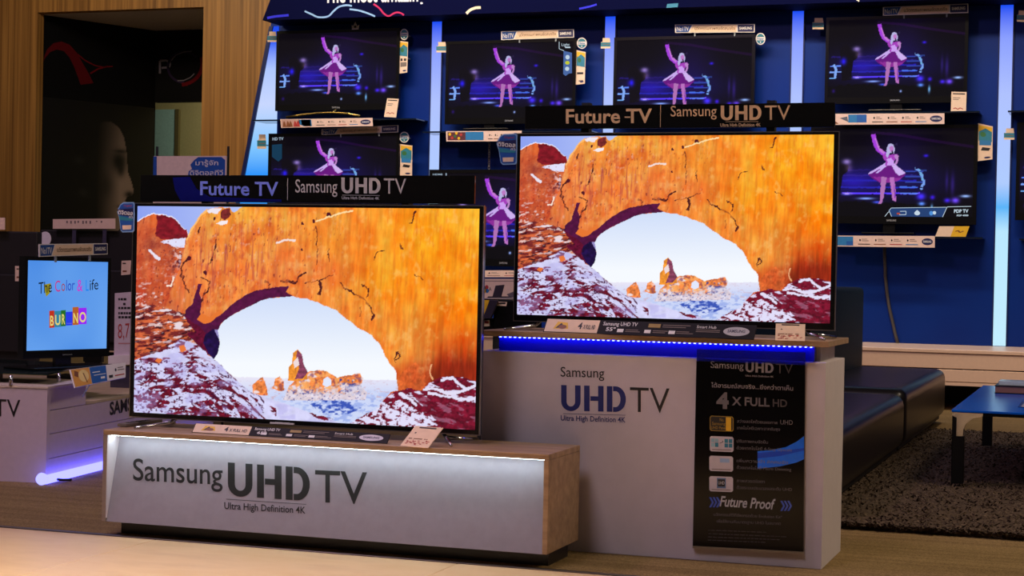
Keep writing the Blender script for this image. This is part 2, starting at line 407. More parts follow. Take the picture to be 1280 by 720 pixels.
    put(pip(X0+wx, Y0+wy, [(371.5, 437), (377, 443), (379, 454), (384.5, 466), (378, 473), (368, 474), (374, 460), (370, 447)]), A(128, 62, 88)*(0.7+0.7*fbm(X/3, Y/3, 231))[..., None])
    put(pip(X0, Y0, [(366, 452), (372, 446), (374, 456), (368, 460)]), (240, 220, 220))
    # slope in front
    put(pip(X, Y, slope), A(214, 212, 248)*(0.92+0.14*fbm(X/6, Y/6, 241))[..., None])
    px_, py_ = X0+1.0*Y0*0.2, Y0-0.22*X0
    tl = -0.05+0.5*sm(X0, 230, 330)
    q = fbm(X0/11+wx*.6, (Y0-tl*(X0-230))/4.6, 251, 5)
    near = sm(Y0, 425, 470)*(1-0.55*sm(X0, 300, 400))
    inslope = pip(X, Y, slope)
    put(inslope*sm(q, 0.60-0.05*near, 0.645-0.05*near)*(X0 < 345)*(1-0.8*sm(Y0-(445+(X0-250)*0.52), 10, 0)*(X0 > 250)), A(104, 20, 40)*(0.6+0.8*fbm(X/3, Y/2, 261))[..., None])
    for P in ([(168, 497), (185, 488), (215, 486), (224, 493), (200, 500), (180, 503)], [(226, 488), (240, 478), (262, 474), (275, 478), (262, 490), (240, 492)], [(182, 505), (196, 498), (214, 502), (206, 510), (188, 511)],
              [(240, 503), (262, 500), (275, 497), (272, 504), (252, 510)], [(282, 494), (300, 503), (318, 520), (330, 531), (304, 526), (296, 512)], [(200, 520), (225, 512), (250, 513), (272, 515), (290, 519), (270, 528), (230, 530)],
              [(180, 478), (196, 466), (198, 472), (182, 484)], [(228, 456), (240, 448), (252, 455), (236, 460)], [(386, 515), (402, 520), (418, 524), (410, 527), (392, 521)]):
        m = pip(X, Y, P); put(m*sm(fbm(X0/4, Y0/2.2, 271), 0.36, 0.44), A(110, 18, 40)*(0.6+0.8*fbm(X/3, Y/2, 281))[..., None])
    put(inslope*sm(fbm(X0/3.2, (Y0-tl*(X0-230))/2, 291), 0.62, 0.68)*(Y0 > 450)*(X0 < 330)*.9, (66, 14, 50))
    put(inslope*sm(fbm(X0/14, Y0/10, 295), 0.52, 0.66)*.45, (176, 170, 232))
    put(pip(X, Y, [(193, 451), (197, 447), (203, 450), (199, 454)])|pip(X, Y, [(222, 432), (229, 430), (233, 438), (226, 440)]), (232, 120, 60))
    # shaded underside of the arch and the boulders below it
    und = [(247, 354), (252, 355), (249, 366), (252, 377), (250, 390), (252, 397), (262, 400), (275, 394), (293, 377), (310, 366.5), (319, 363), (339, 359), (361, 357), (357, 364), (366, 370), (343, 370.8), (327, 375), (310, 383), (293, 391.7), (281, 400), (275, 405), (273, 411), (269, 421), (258, 419), (249, 410), (240, 404), (231, 396), (231, 388), (240, 380), (244, 366)]
    put(pip(X0+wx*2, Y0+wy*2, und), A(82, 20, 62)*(0.75+0.5*fbm(X/4, Y/4, 301))[..., None])
    put(pip(X0+wx*2, Y0+wy*2, [(246, 399), (252, 391), (262, 396), (276, 386), (277, 392), (262, 403), (254, 404)]), (232, 120, 50))
    put(pip(X, Y, [(228, 392), (240, 401), (250, 408), (259, 420), (258, 436), (262, 444), (252, 436), (240, 424), (233, 416), (245, 415), (236, 405)]), A(96, 16, 46)*(0.6+0.8*fbm(X/3, Y/3, 311))[..., None])
    put(pip(X0+wx, Y0+wy, [(256, 418), (266, 411), (272, 415), (274.5, 429), (272.5, 440), (267, 449), (260, 442), (254, 429)]), A(30, 14, 62)*(0.6+0.9*fbm(X/4, Y/4, 321))[..., None])
    put(pip(X, Y, [(268, 412), (272.5, 412), (274, 424), (271, 418)]), (150, 140, 200))
    # right foot in shade, with snow on its ledges
    gsh = np.exp(-((X0-572)/46)**2-((Y0-468)/26)**2)*(X0 > 505)*(Y0 > 400)
    put(np.clip(gsh*1.15, 0, .9)*sm(X0+0.6*(Y0-470), 512, 545), A(140, 38, 18)*(0.6+0.8*st)[..., None])
    put(pip(X, Y, [(497, 470), (520, 452), (532, 470), (530, 487), (498, 489)])*0.55, A(206, 96, 46)*(0.6+0.9*fbm(X/3, Y/4, 331))[..., None])
    foot = [(498, 488), (513, 485.5), (527, 488), (536, 479), (549, 472), (571, 470), (600, 478), (600, 560), (470, 545), (455, 528), (457, 518), (474, 512), (476, 503), (488, 493)]
    foot2 = [(498, 488), (513, 485.5), (527, 488), (536, 479), (549, 472), (571, 470), (600, 478), (600, 560), (430, 560), (436, 530), (458, 517.5), (475, 511), (476, 503), (488, 493)]
    mf = pip(X, Y, foot2)
    put(mf, A(112, 20, 42)*(0.55+0.9*fbm(X/4, Y/3, 341))[..., None])
    sn = fbm(X0/9, (Y0-0.25*X0)/3.4, 351)
    put(mf*sm(sn, 0.56, 0.63)*(1-0.7*pip(X, Y, [(513, 492), (600, 510), (600, 545), (560, 540)])), (222, 216, 246))
    put(pip(X, Y, [(440, 531), (458, 519), (480, 505), (500, 500), (525, 515), (545, 530), (520, 536), (470, 533)])*sm(fbm(X0/4, Y0/2.6, 361), 0.42, 0.50), (226, 222, 250))
    for P in ([(530, 487), (545, 486), (560, 492), (575, 490), (600, 480)], [(536, 491), (560, 496), (585, 500), (600, 496)], [(552, 475), (566, 472), (574, 480), (580, 486)], [(500, 492), (512, 498), (520, 506)]):
        put(near_line(X, Y, P, 1.7), (228, 222, 246))
    # cracks
    dk = (70, 22, 28)
    for P, w in (([(425, 353), (434, 360), (443, 367), (453, 373), (461, 381), (467, 392), (464, 398)], 1.1), ([(451, 356), (460, 359.5), (461.5, 367), (458, 372)], .8), ([(467.5, 324), (472, 315.5), (481, 312)], .9),
                 ([(513.5, 279), (517, 269), (519, 263)], 1.3), ([(234, 323), (227.5, 333), (226.5, 344), (232, 358), (236, 364)], 1.0), ([(249.5, 346), (262, 352), (260, 361), (254, 369), (252.7, 377)], .9),
                 ([(400, 352), (401, 360), (399.5, 366)], 2.0), ([(382, 354), (395, 352), (404, 349), (416, 343)], .7), ([(452, 384), (449, 395)], .7), ([(350, 350), (368, 353), (374, 345), (380, 340)], 1.4),
                 ([(395.5, 282), (396, 305), (396.5, 330)], .7), ([(411, 310), (411.5, 328)], .6), ([(500, 305), (503, 312)], .7), ([(517, 343), (530, 349)], .6), ([(492, 449), (496, 440), (500, 446), (493, 452)], 1.0),
                 ([(167, 350), (169, 360), (171, 370)], 1.1), ([(270, 300), (266, 318), (262, 330)], 1.0), ([(247, 290), (250, 284)], 1.4), ([(330, 350), (338, 356), (334, 362)], 1.0)):
        put(near_line(X0+(fbm(X0/5, Y0/5, 371)-.5)*6, Y0+(fbm(X0/5, Y0/5, 381)-.5)*6, P, w*.9)*np.clip((fbm(X0/7, Y0/7, 391)-.28)*4, 0.35, .95), dk)
    for x, y, r in ((391.5, 276, 2), (411, 267.5, 2.6), (268, 272, 1.6), (378, 279, 1.8), (236, 322, 2.2), (256, 340, 2), (377, 311, 1.6)): put((X-x)**2+((Y-y)*0.8)**2 < r*r, (80, 20, 36))
    put(near_line(X, Y, [(395, 276), (415, 269), (440, 262)], 1.0), (255, 220, 160)); put(near_line(X, Y, [(345, 303), (355, 300), (368, 300)], 1.3), (245, 222, 215))
    put(near_line(X, Y, [(208, 357), (214, 357), (217, 346)], 1.0), (250, 226, 210)); put(near_line(X, Y, [(540, 474), (537, 465), (539, 455)], .8), (235, 170, 120))
    put(near_line(X, Y, [(187, 313), (198, 323)], 1.8), (234, 226, 240))
    for P in ([(164, 384), (176, 380), (190, 383), (200, 379)], [(165, 396), (182, 392), (200, 396), (216, 391), (229, 394)], [(168, 372), (182, 369), (196, 372)], [(170, 410), (190, 405), (208, 409), (226, 404)]):
        put(near_line(X0+wx*6, Y0+wy*6, P, 1.3)*np.clip((fbm(X0/5, Y0/5, 397)-.38)*5, 0, .8), (240, 216, 216))
    put(near_line(X, Y, [(164, 362), (165, 372), (168, 378)], 1.5), (70, 40, 84))
    return np.clip(img, 0, 255)

def concert_picture(cols=260, rows=150, tint=(0, 0, 0), haze=0.0):
    gx, gy = np.meshgrid(np.linspace(18, 1004, cols), np.linspace(66, 655, rows))
    wx = fbm(gx/18, gy/18, 411)-0.5; wy = fbm(gx/18, gy/18, 421)-0.5
    X = gx+wx*8; Y = gy+wy*8
    A = lambda *c: np.array(c, float)
    img = np.zeros(X.shape+(3,))+A(9, 6, 14)+A(*tint)
    def put(m, c):
        c = c if isinstance(c, np.ndarray) else A(*c)
        m = m.astype(float); img[:] = img*(1-m[..., None])+c*m[..., None]
    def spot(x, y, rx, ry, c, k=1.0):
        g = np.exp(-((gx-x)/rx)**2-((gy-y)/ry)**2)*k; img[:] = img+g[..., None]*A(*c)
    spot(420, 420, 420, 130, (14, 10, 70)); spot(560, 230, 180, 160, (10, 4, 34)); spot(260, 420, 120, 60, (16, 8, 90))
    put(near_line(gx, gy, [(380, 90), (560, 110), (760, 150), (1000, 190)], 9)*0.35, (60, 14, 90))
    for y, x0, x1, c in ((345, 40, 640, (22, 14, 70)), (380, 190, 660, (30, 20, 96)), (415, 40, 660, (26, 22, 120)), (460, 180, 670, (26, 24, 120)), (500, 200, 680, (60, 40, 220))):
        put((np.abs(Y-y) < 5.5)*(X > x0)*(X < x1), tuple(v*1.45 for v in c))
    for y, x0, x1, c in ((458, 560, 665, (70, 110, 230)), (500, 560, 670, (90, 120, 240)), (414, 30, 130, (90, 130, 240)), (460, 28, 132, (120, 160, 245)), (507, 30, 70, (110, 170, 240)), (345, 650, 720, (40, 60, 130)), (383, 620, 690, (40, 50, 130))):
        put((np.abs(Y-y) < 5)*(X > x0)*(X < x1), c)
    put(near_line(X, Y, [(62, 410), (74, 440), (70, 500)], 9), (130, 170, 245))
    put(near_line(X, Y, [(678, 345), (690, 380), (700, 410)], 8), (110, 170, 220)); put(near_line(X, Y, [(706, 415), (704, 440)], 8), (110, 150, 230))
    for y in (352, 388, 424): put((np.abs(Y-y) < 4)*(X > 590)*(X < 700), (50, 70, 170))
    put(near_line(X, Y, [(655, 330), (690, 372), (704, 420), (690, 470)], 7)*(fbm(gx/9, gy/9, 441) > .45), (120, 160, 235))
    # band player in the dark at the left
    put(pip(X, Y, [(100, 280), (150, 250), (200, 300), (235, 310), (235, 350), (200, 380), (190, 520), (120, 530), (110, 380)]), (12, 8, 18)); spot(225, 287, 26, 18, (130, 110, 160)); spot(240, 330, 22, 26, (60, 46, 60)); spot(130, 380, 20, 26, (30, 20, 230))
    # stage front heads
    put(Y > 540+22*fbm(gx/28, gx*0, 431)+30*(np.abs(gx-300)/500), (9, 7, 12))
    for x, y, rx, ry, c in ((690, 520, 26, 22, (60, 40, 240)), (695, 568, 20, 12, (90, 150, 250)), (757, 600, 8, 26, (110, 180, 240)), (850, 545, 18, 14, (60, 30, 230)), (900, 545, 22, 18, (110, 70, 250)), (960, 516, 30, 9, (150, 190, 250)), (350, 535, 50, 7, (130, 170, 230)), (420, 560, 26, 8, (60, 80, 220)), (552, 612, 8, 9, (150, 180, 255)), (230, 505, 30, 8, (110, 110, 230)), (715, 248, 14, 9, (40, 20, 200)), (60, 605, 12, 14, (30, 10, 90)), (880, 440, 12, 70, (30, 18, 70)), (845, 420, 9, 60, (26, 16, 60)), (760, 525, 14, 14, (50, 20, 200))):
        spot(x, y, rx, ry, c)
    # the singer: raised arm, long pale hair, flared striped skirt
    put(pip(X, Y, [(372, 106), (398, 100), (408, 140), (424, 190), (440, 212), (472, 226), (462, 252), (440, 242), (408, 214), (388, 170)]), (165, 64, 220))
    put(pip(X, Y, [(395, 130), (402, 128), (428, 195), (462, 224), (456, 240), (426, 218)]), (196, 120, 214))
    put(pip(X, Y, [(398, 408), (360, 372), (372, 362), (470, 300), (515, 298), (586, 358), (592, 372), (560, 410), (500, 425), (430, 424)]), (104, 22, 126))
    put(pip(X, Y, [(392, 388), (440, 392), (560, 396), (585, 372), (556, 412), (500, 428), (430, 424)]), (140, 44, 150))
    put(pip(X, Y, [(464, 296), (486, 306), (446, 342), (420, 366), (408, 362), (440, 328), (384, 366), (362, 372), (370, 358)]), (198, 168, 238))
    put(pip(X, Y, [(500, 296), (522, 300), (560, 336), (592, 362), (556, 380), (532, 362), (514, 330)]), (206, 176, 240))
    put(pip(X, Y, [(452, 236), (480, 244), (500, 240), (540, 238), (534, 262), (520, 286), (522, 312), (470, 316), (462, 306), (470, 290), (452, 262)]), (164, 62, 186))
    put(pip(X, Y, [(472, 268), (500, 262), (520, 284), (520, 312), (474, 314), (478, 292)]), (204, 156, 240))
    put(pip(X, Y, [(530, 236), (546, 250), (546, 280), (536, 306), (526, 302), (534, 276), (520, 250)]), (186, 130, 200))
    put(pip(X, Y, [(470, 250), (472, 200), (482, 172), (500, 164), (516, 174), (522, 206), (518, 238), (500, 226), (486, 238), (480, 260)]), (182, 178, 226))
    put(((X-503)/13)**2+((Y-202)/22)**2 < 1, (188, 120, 196)); put(near_line(X, Y, [(505, 216), (514, 236)], 4), (40, 20, 50)); put(near_line(X, Y, [(524, 176), (534, 168), (538, 178)], 3), (40, 30, 70))
    put(pip(X, Y, [(442, 388), (476, 392), (470, 470), (456, 548), (446, 568), (426, 572), (438, 548), (440, 470)]), (176, 112, 180))
    put(pip(X, Y, [(494, 392), (522, 390), (532, 470), (538, 540), (540, 556), (516, 546), (506, 470)]), (184, 112, 190))
    put(pip(X, Y, [(520, 420), (524, 440), (536, 520), (530, 540), (524, 480)]), (120, 50, 180))
    if haze:
        g = np.clip((gx-120)/40, 0, 1)*np.clip((360-gx)/60, 0, 1)*np.clip((gy-40)/300, 0, 1)
        img += haze*(30-gx/40)[..., None]*A(0.3, 0.8, 0.3)*0+0
    return np.clip(img*1.0, 0, 255)

def face_picture(cols=110, rows=130):
    """photo coordinates of a dim poster: a woman's face in profile, turned right, eyes down"""
    gx, gy = np.meshgrid(np.linspace(60, 770, cols), np.linspace(0, 720, rows))
    img = np.zeros(gx.shape+(3,))+np.array([15, 14, 12.0])
    sm = lambda a, lo, hi: np.clip((a-lo)/(hi-lo), 0, 1)
    prof = [(430, 108), (490, 100), (545, 130), (578, 190), (592, 250), (600, 310), (602, 372), (628, 430), (646, 485), (636, 508), (600, 520), (592, 540), (606, 566), (596, 590), (604, 616), (588, 640), (590, 680), (540, 720), (330, 720), (380, 560), (370, 300), (392, 170)]
    m = pip(gx, gy, prof)*1.0
    shade = sm(gx, 385, 560)*(0.72+0.28*sm(gy, 120, 420))
    c = shade[..., None]*np.array([140, 119, 103.0])
    img = img*(1-m[..., None])+np.maximum(c, 15)*m[..., None]
    def dim(x, y, rx, ry, k):
        g = np.exp(-((gx-x)/rx)**2-((gy-y)/ry)**2)*k; img[:] = img*(1-g[..., None])
    dim(548, 320, 44, 52, .9); dim(560, 370, 20, 34, .6); dim(560, 262, 40, 10, .6); dim(618, 505, 28, 18, .8); dim(470, 460, 40, 60, .35); dim(575, 575, 30, 8, .7)
    for x, y in ((300, 330), (330, 510)): 
        g = np.exp(-((gx-x)/34)**2-((gy-y)/22)**2)*16; img = img+g[..., None]
    return img

ARCH = paint_grid('arch_screen', 600, 338, arch_picture(), screen_mat('bright_screen', 1.0))
CONCERT = paint_grid('concert_screen', 260, 150, concert_picture(), screen_mat('concert_screen', 1.0))
FACE = paint_grid('face_print', 110, 130, face_picture(), print_mat('poster_print'))

def sheet(me, name, pl, u0, u1, w0, w1, n, parent):
    o = bpy.data.objects.new(name, me); COL.objects.link(o)
    P = pl.pt(u0, w0, n)-origin(parent)
    R = Matrix((pl.U*(u1-u0), -pl.N, pl.W*(w1-w0))).transposed().to_4x4()
    o.parent = parent; o.matrix_local = Matrix.Translation(P) @ R
    _org[o.name] = pl.pt(u0, w0, n); return o

# ------------------------------------------------------------------ logo letters: heavy U H D with stencil cuts
def uhd(mb, mp, x0, x1, yb, h, yb1=None, n=0.001, cut=True):
    """three heavy letters between x0 and x1; h is the signed cap height"""
    yb1 = yb if yb1 is None else yb1
    f = lambda a, b: (x0+(x1-x0)*a, yb+(yb1-yb)*a+h*b)
    class Q:
        def pt(q, a, b, n=0.0): return mp.pt(*f(a, b), n)
    q = Q(); w = .085
    def arc(cx, cy, rx, ry, a0, a1, k=12): return [(cx+rx*math.cos(a0+(a1-a0)*i/k), cy+ry*math.sin(a0+(a1-a0)*i/k)) for i in range(k+1)]
    def band(o, i):
        for k in range(len(o)-1): mb.flat(q, [o[k], o[k+1], i[k+1], i[k]], n)
    mb.ng += 1; mb.cg = mb.ng
    # U
    mb.rect(q, 0, .36, w, 1, n); mb.rect(q, .30-w, .36, .30, 1, n)
    band(arc(.15, .36, .15, .37, math.pi, 2*math.pi), arc(.15, .36, .15-w, .19, math.pi, 2*math.pi))
    # H
    mb.rect(q, .355, 0, .355+w, 1, n); mb.rect(q, .655-w, 0, .655, 1, n); mb.rect(q, .355+w+(.012 if cut else 0), .41, .655-w, .59, n)
    # D
    mb.rect(q, .705, 0, .705+w, 1, n); c = .012 if cut else 0
    mb.rect(q, .705+w+c, .81, .84, 1, n); mb.rect(q, .705+w+c, 0, .84, .19, n)
    band(arc(.84, .5, .16, .5, -math.pi/2, math.pi/2, 16), arc(.84, .5, .16-w, .31, -math.pi/2, math.pi/2, 16))
    mb.cg = 0
    return mb

# ================================================================== THE SETTING
WY = 15.3            # blue display wall
TY = WY-0.16         # front faces of the televisions on it
WP = PY(WY); TP = PY(TY)

def node_mat(name, rough, build):
    m = bpy.data.materials.new(name); m.use_nodes = True; nt = m.node_tree; b = nt.nodes['Principled BSDF']
    b.inputs['Roughness'].default_value = rough; build(nt, b); _M[name] = m; return m
def ramp(nt, stops):
    r = nt.nodes.new('ShaderNodeValToRGB'); e = r.color_ramp.elements
    while len(e) < len(stops): e.new(0.5)
    for k, (p, c) in enumerate(stops): e[k].position = p; e[k].color = rgb(c)
    return r
def coords(nt, scale):
    tc = nt.nodes.new('ShaderNodeTexCoord'); mp = nt.nodes.new('ShaderNodeMapping'); mp.inputs['Scale'].default_value = scale
    nt.links.new(tc.outputs['Object'], mp.inputs['Vector']); return mp.outputs['Vector']
def noise(nt, vec, scale, detail=4, rough=0.5):
    n = nt.nodes.new('ShaderNodeTexNoise'); n.inputs['Scale'].default_value = scale; n.inputs['Detail'].default_value = detail; n.inputs['Roughness'].default_value = rough
    nt.links.new(vec, n.inputs['Vector']); return n.outputs['Fac']
def mixc(nt, f, a, b, mode='MULTIPLY', fac=None):
    m = nt.nodes.new('ShaderNodeMix'); m.data_type = 'RGBA'; m.blend_type = mode
    if fac is not None: m.inputs[0].default_value = fac
    else: nt.links.new(f, m.inputs[0])
    nt.links.new(a, m.inputs[6]); nt.links.new(b, m.inputs[7]); return m.outputs[2]

def carpet_nodes(nt, b):
    v = coords(nt, (1, 1, 1)); v2 = coords(nt, (0.6, 16, 1))
    r1 = ramp(nt, [(0.30, (96, 78, 52)), (0.70, (160, 134, 92))]); nt.links.new(noise(nt, v, 160, 3, 0.7), r1.inputs[0])
    r2 = ramp(nt, [(0.35, (190, 185, 180)), (0.6, (255, 255, 255))]); nt.links.new(noise(nt, v2, 1.0, 3), r2.inputs[0])
    nt.links.new(mixc(nt, None, r1.outputs[0], r2.outputs[0], fac=0.5), b.inputs['Base Color'])
    bp = nt.nodes.new('ShaderNodeBump'); bp.inputs['Strength'].default_value = 0.5; bp.inputs['Distance'].default_value = 0.01
    nt.links.new(noise(nt, v, 220, 2), bp.inputs['Height']); nt.links.new(bp.outputs[0], b.inputs['Normal']); b.inputs['Specular IOR Level'].default_value = 0.1
CARPET = node_mat('carpet', 0.95, carpet_nodes)
def tile_nodes(nt, b):
    v = coords(nt, (1, 2.6, 1)); r = ramp(nt, [(0.3, (206, 172, 132)), (0.5, (222, 190, 150)), (0.72, (212, 176, 128))])
    nt.links.new(noise(nt, v, 2.2, 6, 0.6), r.inputs[0]); nt.links.new(r.outputs[0], b.inputs['Base Color']); b.inputs['Specular IOR Level'].default_value = 0.4
TILE = node_mat('marble_tile', 0.3, tile_nodes)
def blue_nodes(nt, b):
    v = coords(nt, (1, 1, 1)); r = ramp(nt, [(0.3, (0, 36, 118)), (0.7, (0, 46, 132))])
    nt.links.new(noise(nt, v, 1.2, 2), r.inputs[0]); nt.links.new(r.outputs[0], b.inputs['Base Color']); b.inputs['Specular IOR Level'].default_value = 0.2
BLUEWALL = node_mat('blue_wall_paint', 0.45, blue_nodes)
def wood_nodes(nt, b):
    v = coords(nt, (9, 9, 0.25)); v2 = coords(nt, (34, 34, 0.4))
    r = ramp(nt, [(0.28, (132, 90, 40)), (0.5, (182, 130, 64)), (0.72, (154, 108, 50))]); nt.links.new(noise(nt, v, 1.0, 3), r.inputs[0])
    r2 = ramp(nt, [(0.35, (176, 166, 150)), (0.62, (255, 255, 255))]); nt.links.new(noise(nt, v2, 1.0, 2), r2.inputs[0])
    nt.links.new(mixc(nt, None, r.outputs[0], r2.outputs[0], fac=0.8), b.inputs['Base Color'])
WOOD = node_mat('slatted_wood_veneer', 0.5, wood_nodes)
def top_nodes(nt, b):
    v = coords(nt, (1.2, 14, 14)); r = ramp(nt, [(0.3, (132, 104, 78)), (0.7, (170, 140, 108))]); nt.links.new(noise(nt, v, 2.4, 5), r.inputs[0]); nt.links.new(r.outputs[0], b.inputs['Base Color'])
PALEWOOD = node_mat('grey_oak_laminate', 0.4, top_nodes)

# floor: tile in front, carpet behind, a thin metal strip between
f = MB().wbox(-14, 6, 5.735, 20, -0.06, 0.0); struct(f.build('floor_carpet', CARPET))
TJ = -3.26 
f = MB()
gx = [-9.0, -6.0, TJ-0.0, -1.4, 0.6, 2.6, 5]
edges = [onZ(137, 690, 0).x]
xs = [-8.0, -6.2, -4.6, edges[0], edges[0]+1.2, edges[0]+2.4, edges[0]+3.6, edges[0]+4.8, 5]
for a, b_ in zip(xs, xs[1:]):
    for y0, y1 in ((1.0, 2.2), (2.2, 3.4), (3.4, 4.6), (4.6, 5.705)): f.wbox(a+0.0015, b_-0.0015, y0+0.0015, y1-0.0015, -0.06, 0.0, 0.002, 1)
struct(f.build('floor_tile', TILE))
struct(MB().wbox(-8, 5, 1, 5.7, -0.075, -0.06).wbox(-8, 5, 5.7, 5.74, -0.06, -0.03).build('floor_tile_bed', mat('tile_grout', (196, 176, 150), rough=0.8)))
struct(MB().wbox(-9, 6, 5.707, 5.733, -0.03, 0.003, 0.001, 1).build('trim_1', mat('floor_strip', (90, 84, 74), rough=0.35, metal=0.7)))

# back wall with slanted left end
zt = 4.2
lw = [onY(341, 30, WY), onY(305, 220, WY)]
sl = (lw[1].x-lw[0].x)/(lw[1].z-lw[0].z)
xl = lambda z: lw[0].x+sl*(z-lw[0].z)
struct(MB().prism(WORLD, [(xl(zt)-0.02, zt), (xl(0)-0.02, 0), (5.5, 0), (5.5, zt)], -WY-0.25, -WY).build('wall_back', BLUEWALL))

# wood wall with opening to the left
WW = 15.95; P = PY(WW)
oL, oT = P.hit(47, 15.6); oR, _ = P.hit(254.5, 11); oB = 0
wl = MB()
wl.wbox(-14, oL, WW, WW+0.12, 0, zt); wl.wbox(oR, xl(0)+2.6, WW, WW+0.12, 0, zt); wl.wbox(oL, oR, WW, WW+0.12, oT, zt)
struct(wl.build('wall_left', WOOD))
# the passage behind it
cz = oT
cB = onZ(196, 38.5, cz)
A0 = V((oL-0.06, WW+0.125, 0)); B0 = V((cB.x, cB.y, 0))
struct(MB().wbox(oL-0.9, oR+0.9, WW+0.13, 20, cz, cz+0.1).build('ceiling_passage', mat('passage_ceiling', (200, 190, 188), rough=0.7)))
DARKP = mat('black_poster_board', (9, 8, 8), rough=0.6, spec=0.12)
ap = Pl(A0, B0-A0, (0, 0, 1)); aL = (B0-A0).length
struct(MB().box(ap, 0, aL+0.0, 0, cz-0.002, -0.08, 0).build('wall_passage_side', DARKP))
struct(MB().wbox(oL-0.9, oR+1.4, 19.4, 19.5, 0, cz).build('wall_passage_back', mat('green_grey_wall', (176, 164, 112), rough=0.7)))
struct(MB().wbox(oR+0.35, oR+0.45, WW+0.13, 19.4, 0, cz).build('wall_passage_right', mat('green_grey_wall', (150, 160, 110))))
th = thing('glass_door', 'pale green glass door panel at the far end of the passage', 'door', onZ(210, 330, 0))
gp = PY(19.2); g0 = gp.hit(196, 140)[0]; g1 = gp.hit(221, 140)[0]
MB().wbox(g0-1.0, g1, 19.17, 19.2, 0.02, gp.hit(210, 137)[1], 0.004, 1).build('door_panel', mat('frosted_door', (160, 200, 190), rough=0.25), th)
MB().wbox(g1, g1+0.05, 19.16, 19.21, 0.0, gp.hit(210, 137)[1]).build('door_post', mat('door_post', (120, 110, 70), rough=0.4, metal=0.4), th)

# bulkhead in the passage with the logo, and the poster boards
bp_ = PY(cB.y-0.02); bz = bp_.hit(225, 127.5)[1]
th = thing('fascia_board', 'black fascia board with a red ribbon and a ringed logo, over the passage', 'signboard', (cB.x, cB.y, bz))
MB().wbox(cB.x-0.0, oR+0.34, cB.y-0.02, cB.y+0.06, bz, cz-0.003).build('board', DARKP, th)
pm = PxMap(bp_)
DGREY = mat('dim_white_print', (120, 114, 120), rough=0.6, spec=.1); RIB = mat('dark_red_print', (100, 10, 18), rough=0.6, spec=.1); RIBD = mat('dim_purple_print', (44, 32, 58), rough=0.6, spec=.1)
MB().use(DGREY).stroke(pm, [(200, 92), (200, 76), (208, 75.5), (213, 78.5), (211.5, 84), (202, 85)], 2.6, 0.002).build('lettering', None, th)
rg = MB().use(RIBD)
ring = [(230+20*math.cos(a), 84-19*math.sin(a)) for a in [math.radians(40+i*11) for i in range(22)]]
rg.stroke(pm, ring, 3.0, 0.002); rg.use(RIB).stroke(pm, [(225+28*math.cos(math.radians(a)), 80-26*math.sin(math.radians(a))) for a in range(-85, 20, 8)], 4.5, 0.0024)
rg.use(DGREY).stroke(pm, [(222, 101), (230, 100.5), (238, 97), (243, 92)], 1.2, 0.003).stroke(pm, [(214, 76), (220, 69), (230, 65), (240, 64)], 1.0, 0.003)
rg.build('logo_ring', None, th)

th = thing('wall_poster', 'dark poster of a face in profile with a red ribbon above, inside the passage', 'poster', A0)
pa = PxMap(ap)
u0, w0 = ap.hit(47, 300); u1, w1 = ap.hit(199, 130); uf0 = ap.hit(43.5, 200)[0]
fu0 = ap.hit(30+60/4.5, 200)[0]; fu1 = ap.hit(30+770/4.5, 200)[0]; fw1 = ap.hit(140, 130)[1]; fw0 = ap.hit(140, 290)[1]
MB().box(ap, 0.01, aL-0.01, 0.2, cz-0.02, 0.001, 0.012).build('board', DARKP, th)
sheet(FACE, 'portrait_print', ap, max(0.02, fu0), min(fu1, aL-0.02), fw0, fw1, 0.0135, th)
RED2 = mat('crimson_print', (84, 8, 14), rough=0.5, spec=.15)
rb = MB().use(RED2)
up = [(48, 88), (52, 76), (58, 62), (66, 54), (76, 52), (86, 56), (95, 66), (103, 80), (110, 92), (116, 104)]
lo = [(50, 84), (56, 72), (62, 65), (70, 62), (79, 64), (86, 72), (92, 84), (97, 98), (100, 106)]
for i in range(8): rb.flat(pa, [up[i], up[i+1], lo[i+1], lo[i]], 0.014)
rb.flat(pa, [up[8], up[9], lo[8]], 0.014)
rb.use(RIB).stroke(pa, [(96, 68), (106, 76), (118, 82), (128, 84), (140, 83)], 1.5, 0.014).stroke(pa, [(112, 92), (122, 86), (134, 83)], 2.0, 0.014)
rb.build('ribbon_print', None, th)

# slanted light box and the four light strips
def strip_mat(name, stops):
    def bld(nt, b):
        nt.nodes.remove(b); o = nt.nodes['Material Output']; e = nt.nodes.new('ShaderNodeEmission')
        tc = nt.nodes.new('ShaderNodeTexCoord'); sx = nt.nodes.new('ShaderNodeSeparateXYZ'); mr = nt.nodes.new('ShaderNodeMapRange')
        mr.inputs[1].default_value = 0.0; mr.inputs[2].default_value = 3.4
        nt.links.new(tc.outputs['Object'], sx.inputs[0]); nt.links.new(sx.outputs[2], mr.inputs[0])
        r = ramp(nt, stops); nt.links.new(mr.outputs[0], r.inputs[0]); nt.links.new(r.outputs[0], e.inputs[0]); nt.links.new(e.outputs[0], o.inputs[0])
        e.inputs[1].default_value = 1.0
    m = bpy.data.materials.new(name); m.use_nodes = True; bld(m.node_tree, m.node_tree.nodes['Principled BSDF']); return m
STRIP = strip_mat('light_strip', [(0.0, (196, 238, 255)), (0.28, (186, 232, 255)), (0.34, (90, 180, 250)), (0.40, (176, 204, 255)), (0.62, (176, 194, 255)), (0.76, (140, 160, 255)), (0.84, (30, 80, 245)), (0.95, (10, 40, 225))])
SLANT = strip_mat('slanted_light', [(0.1, (60, 160, 250)), (0.42, (50, 150, 252)), (0.50, (130, 200, 255)), (0.62, (200, 215, 255)), (0.72, (176, 200, 255)), (0.80, (40, 90, 245)), (0.90, (16, 50, 225))])
BZ = 0.486
FRAME_BLUE = mat('blue_frame', (10, 30, 90), rough=0.4)
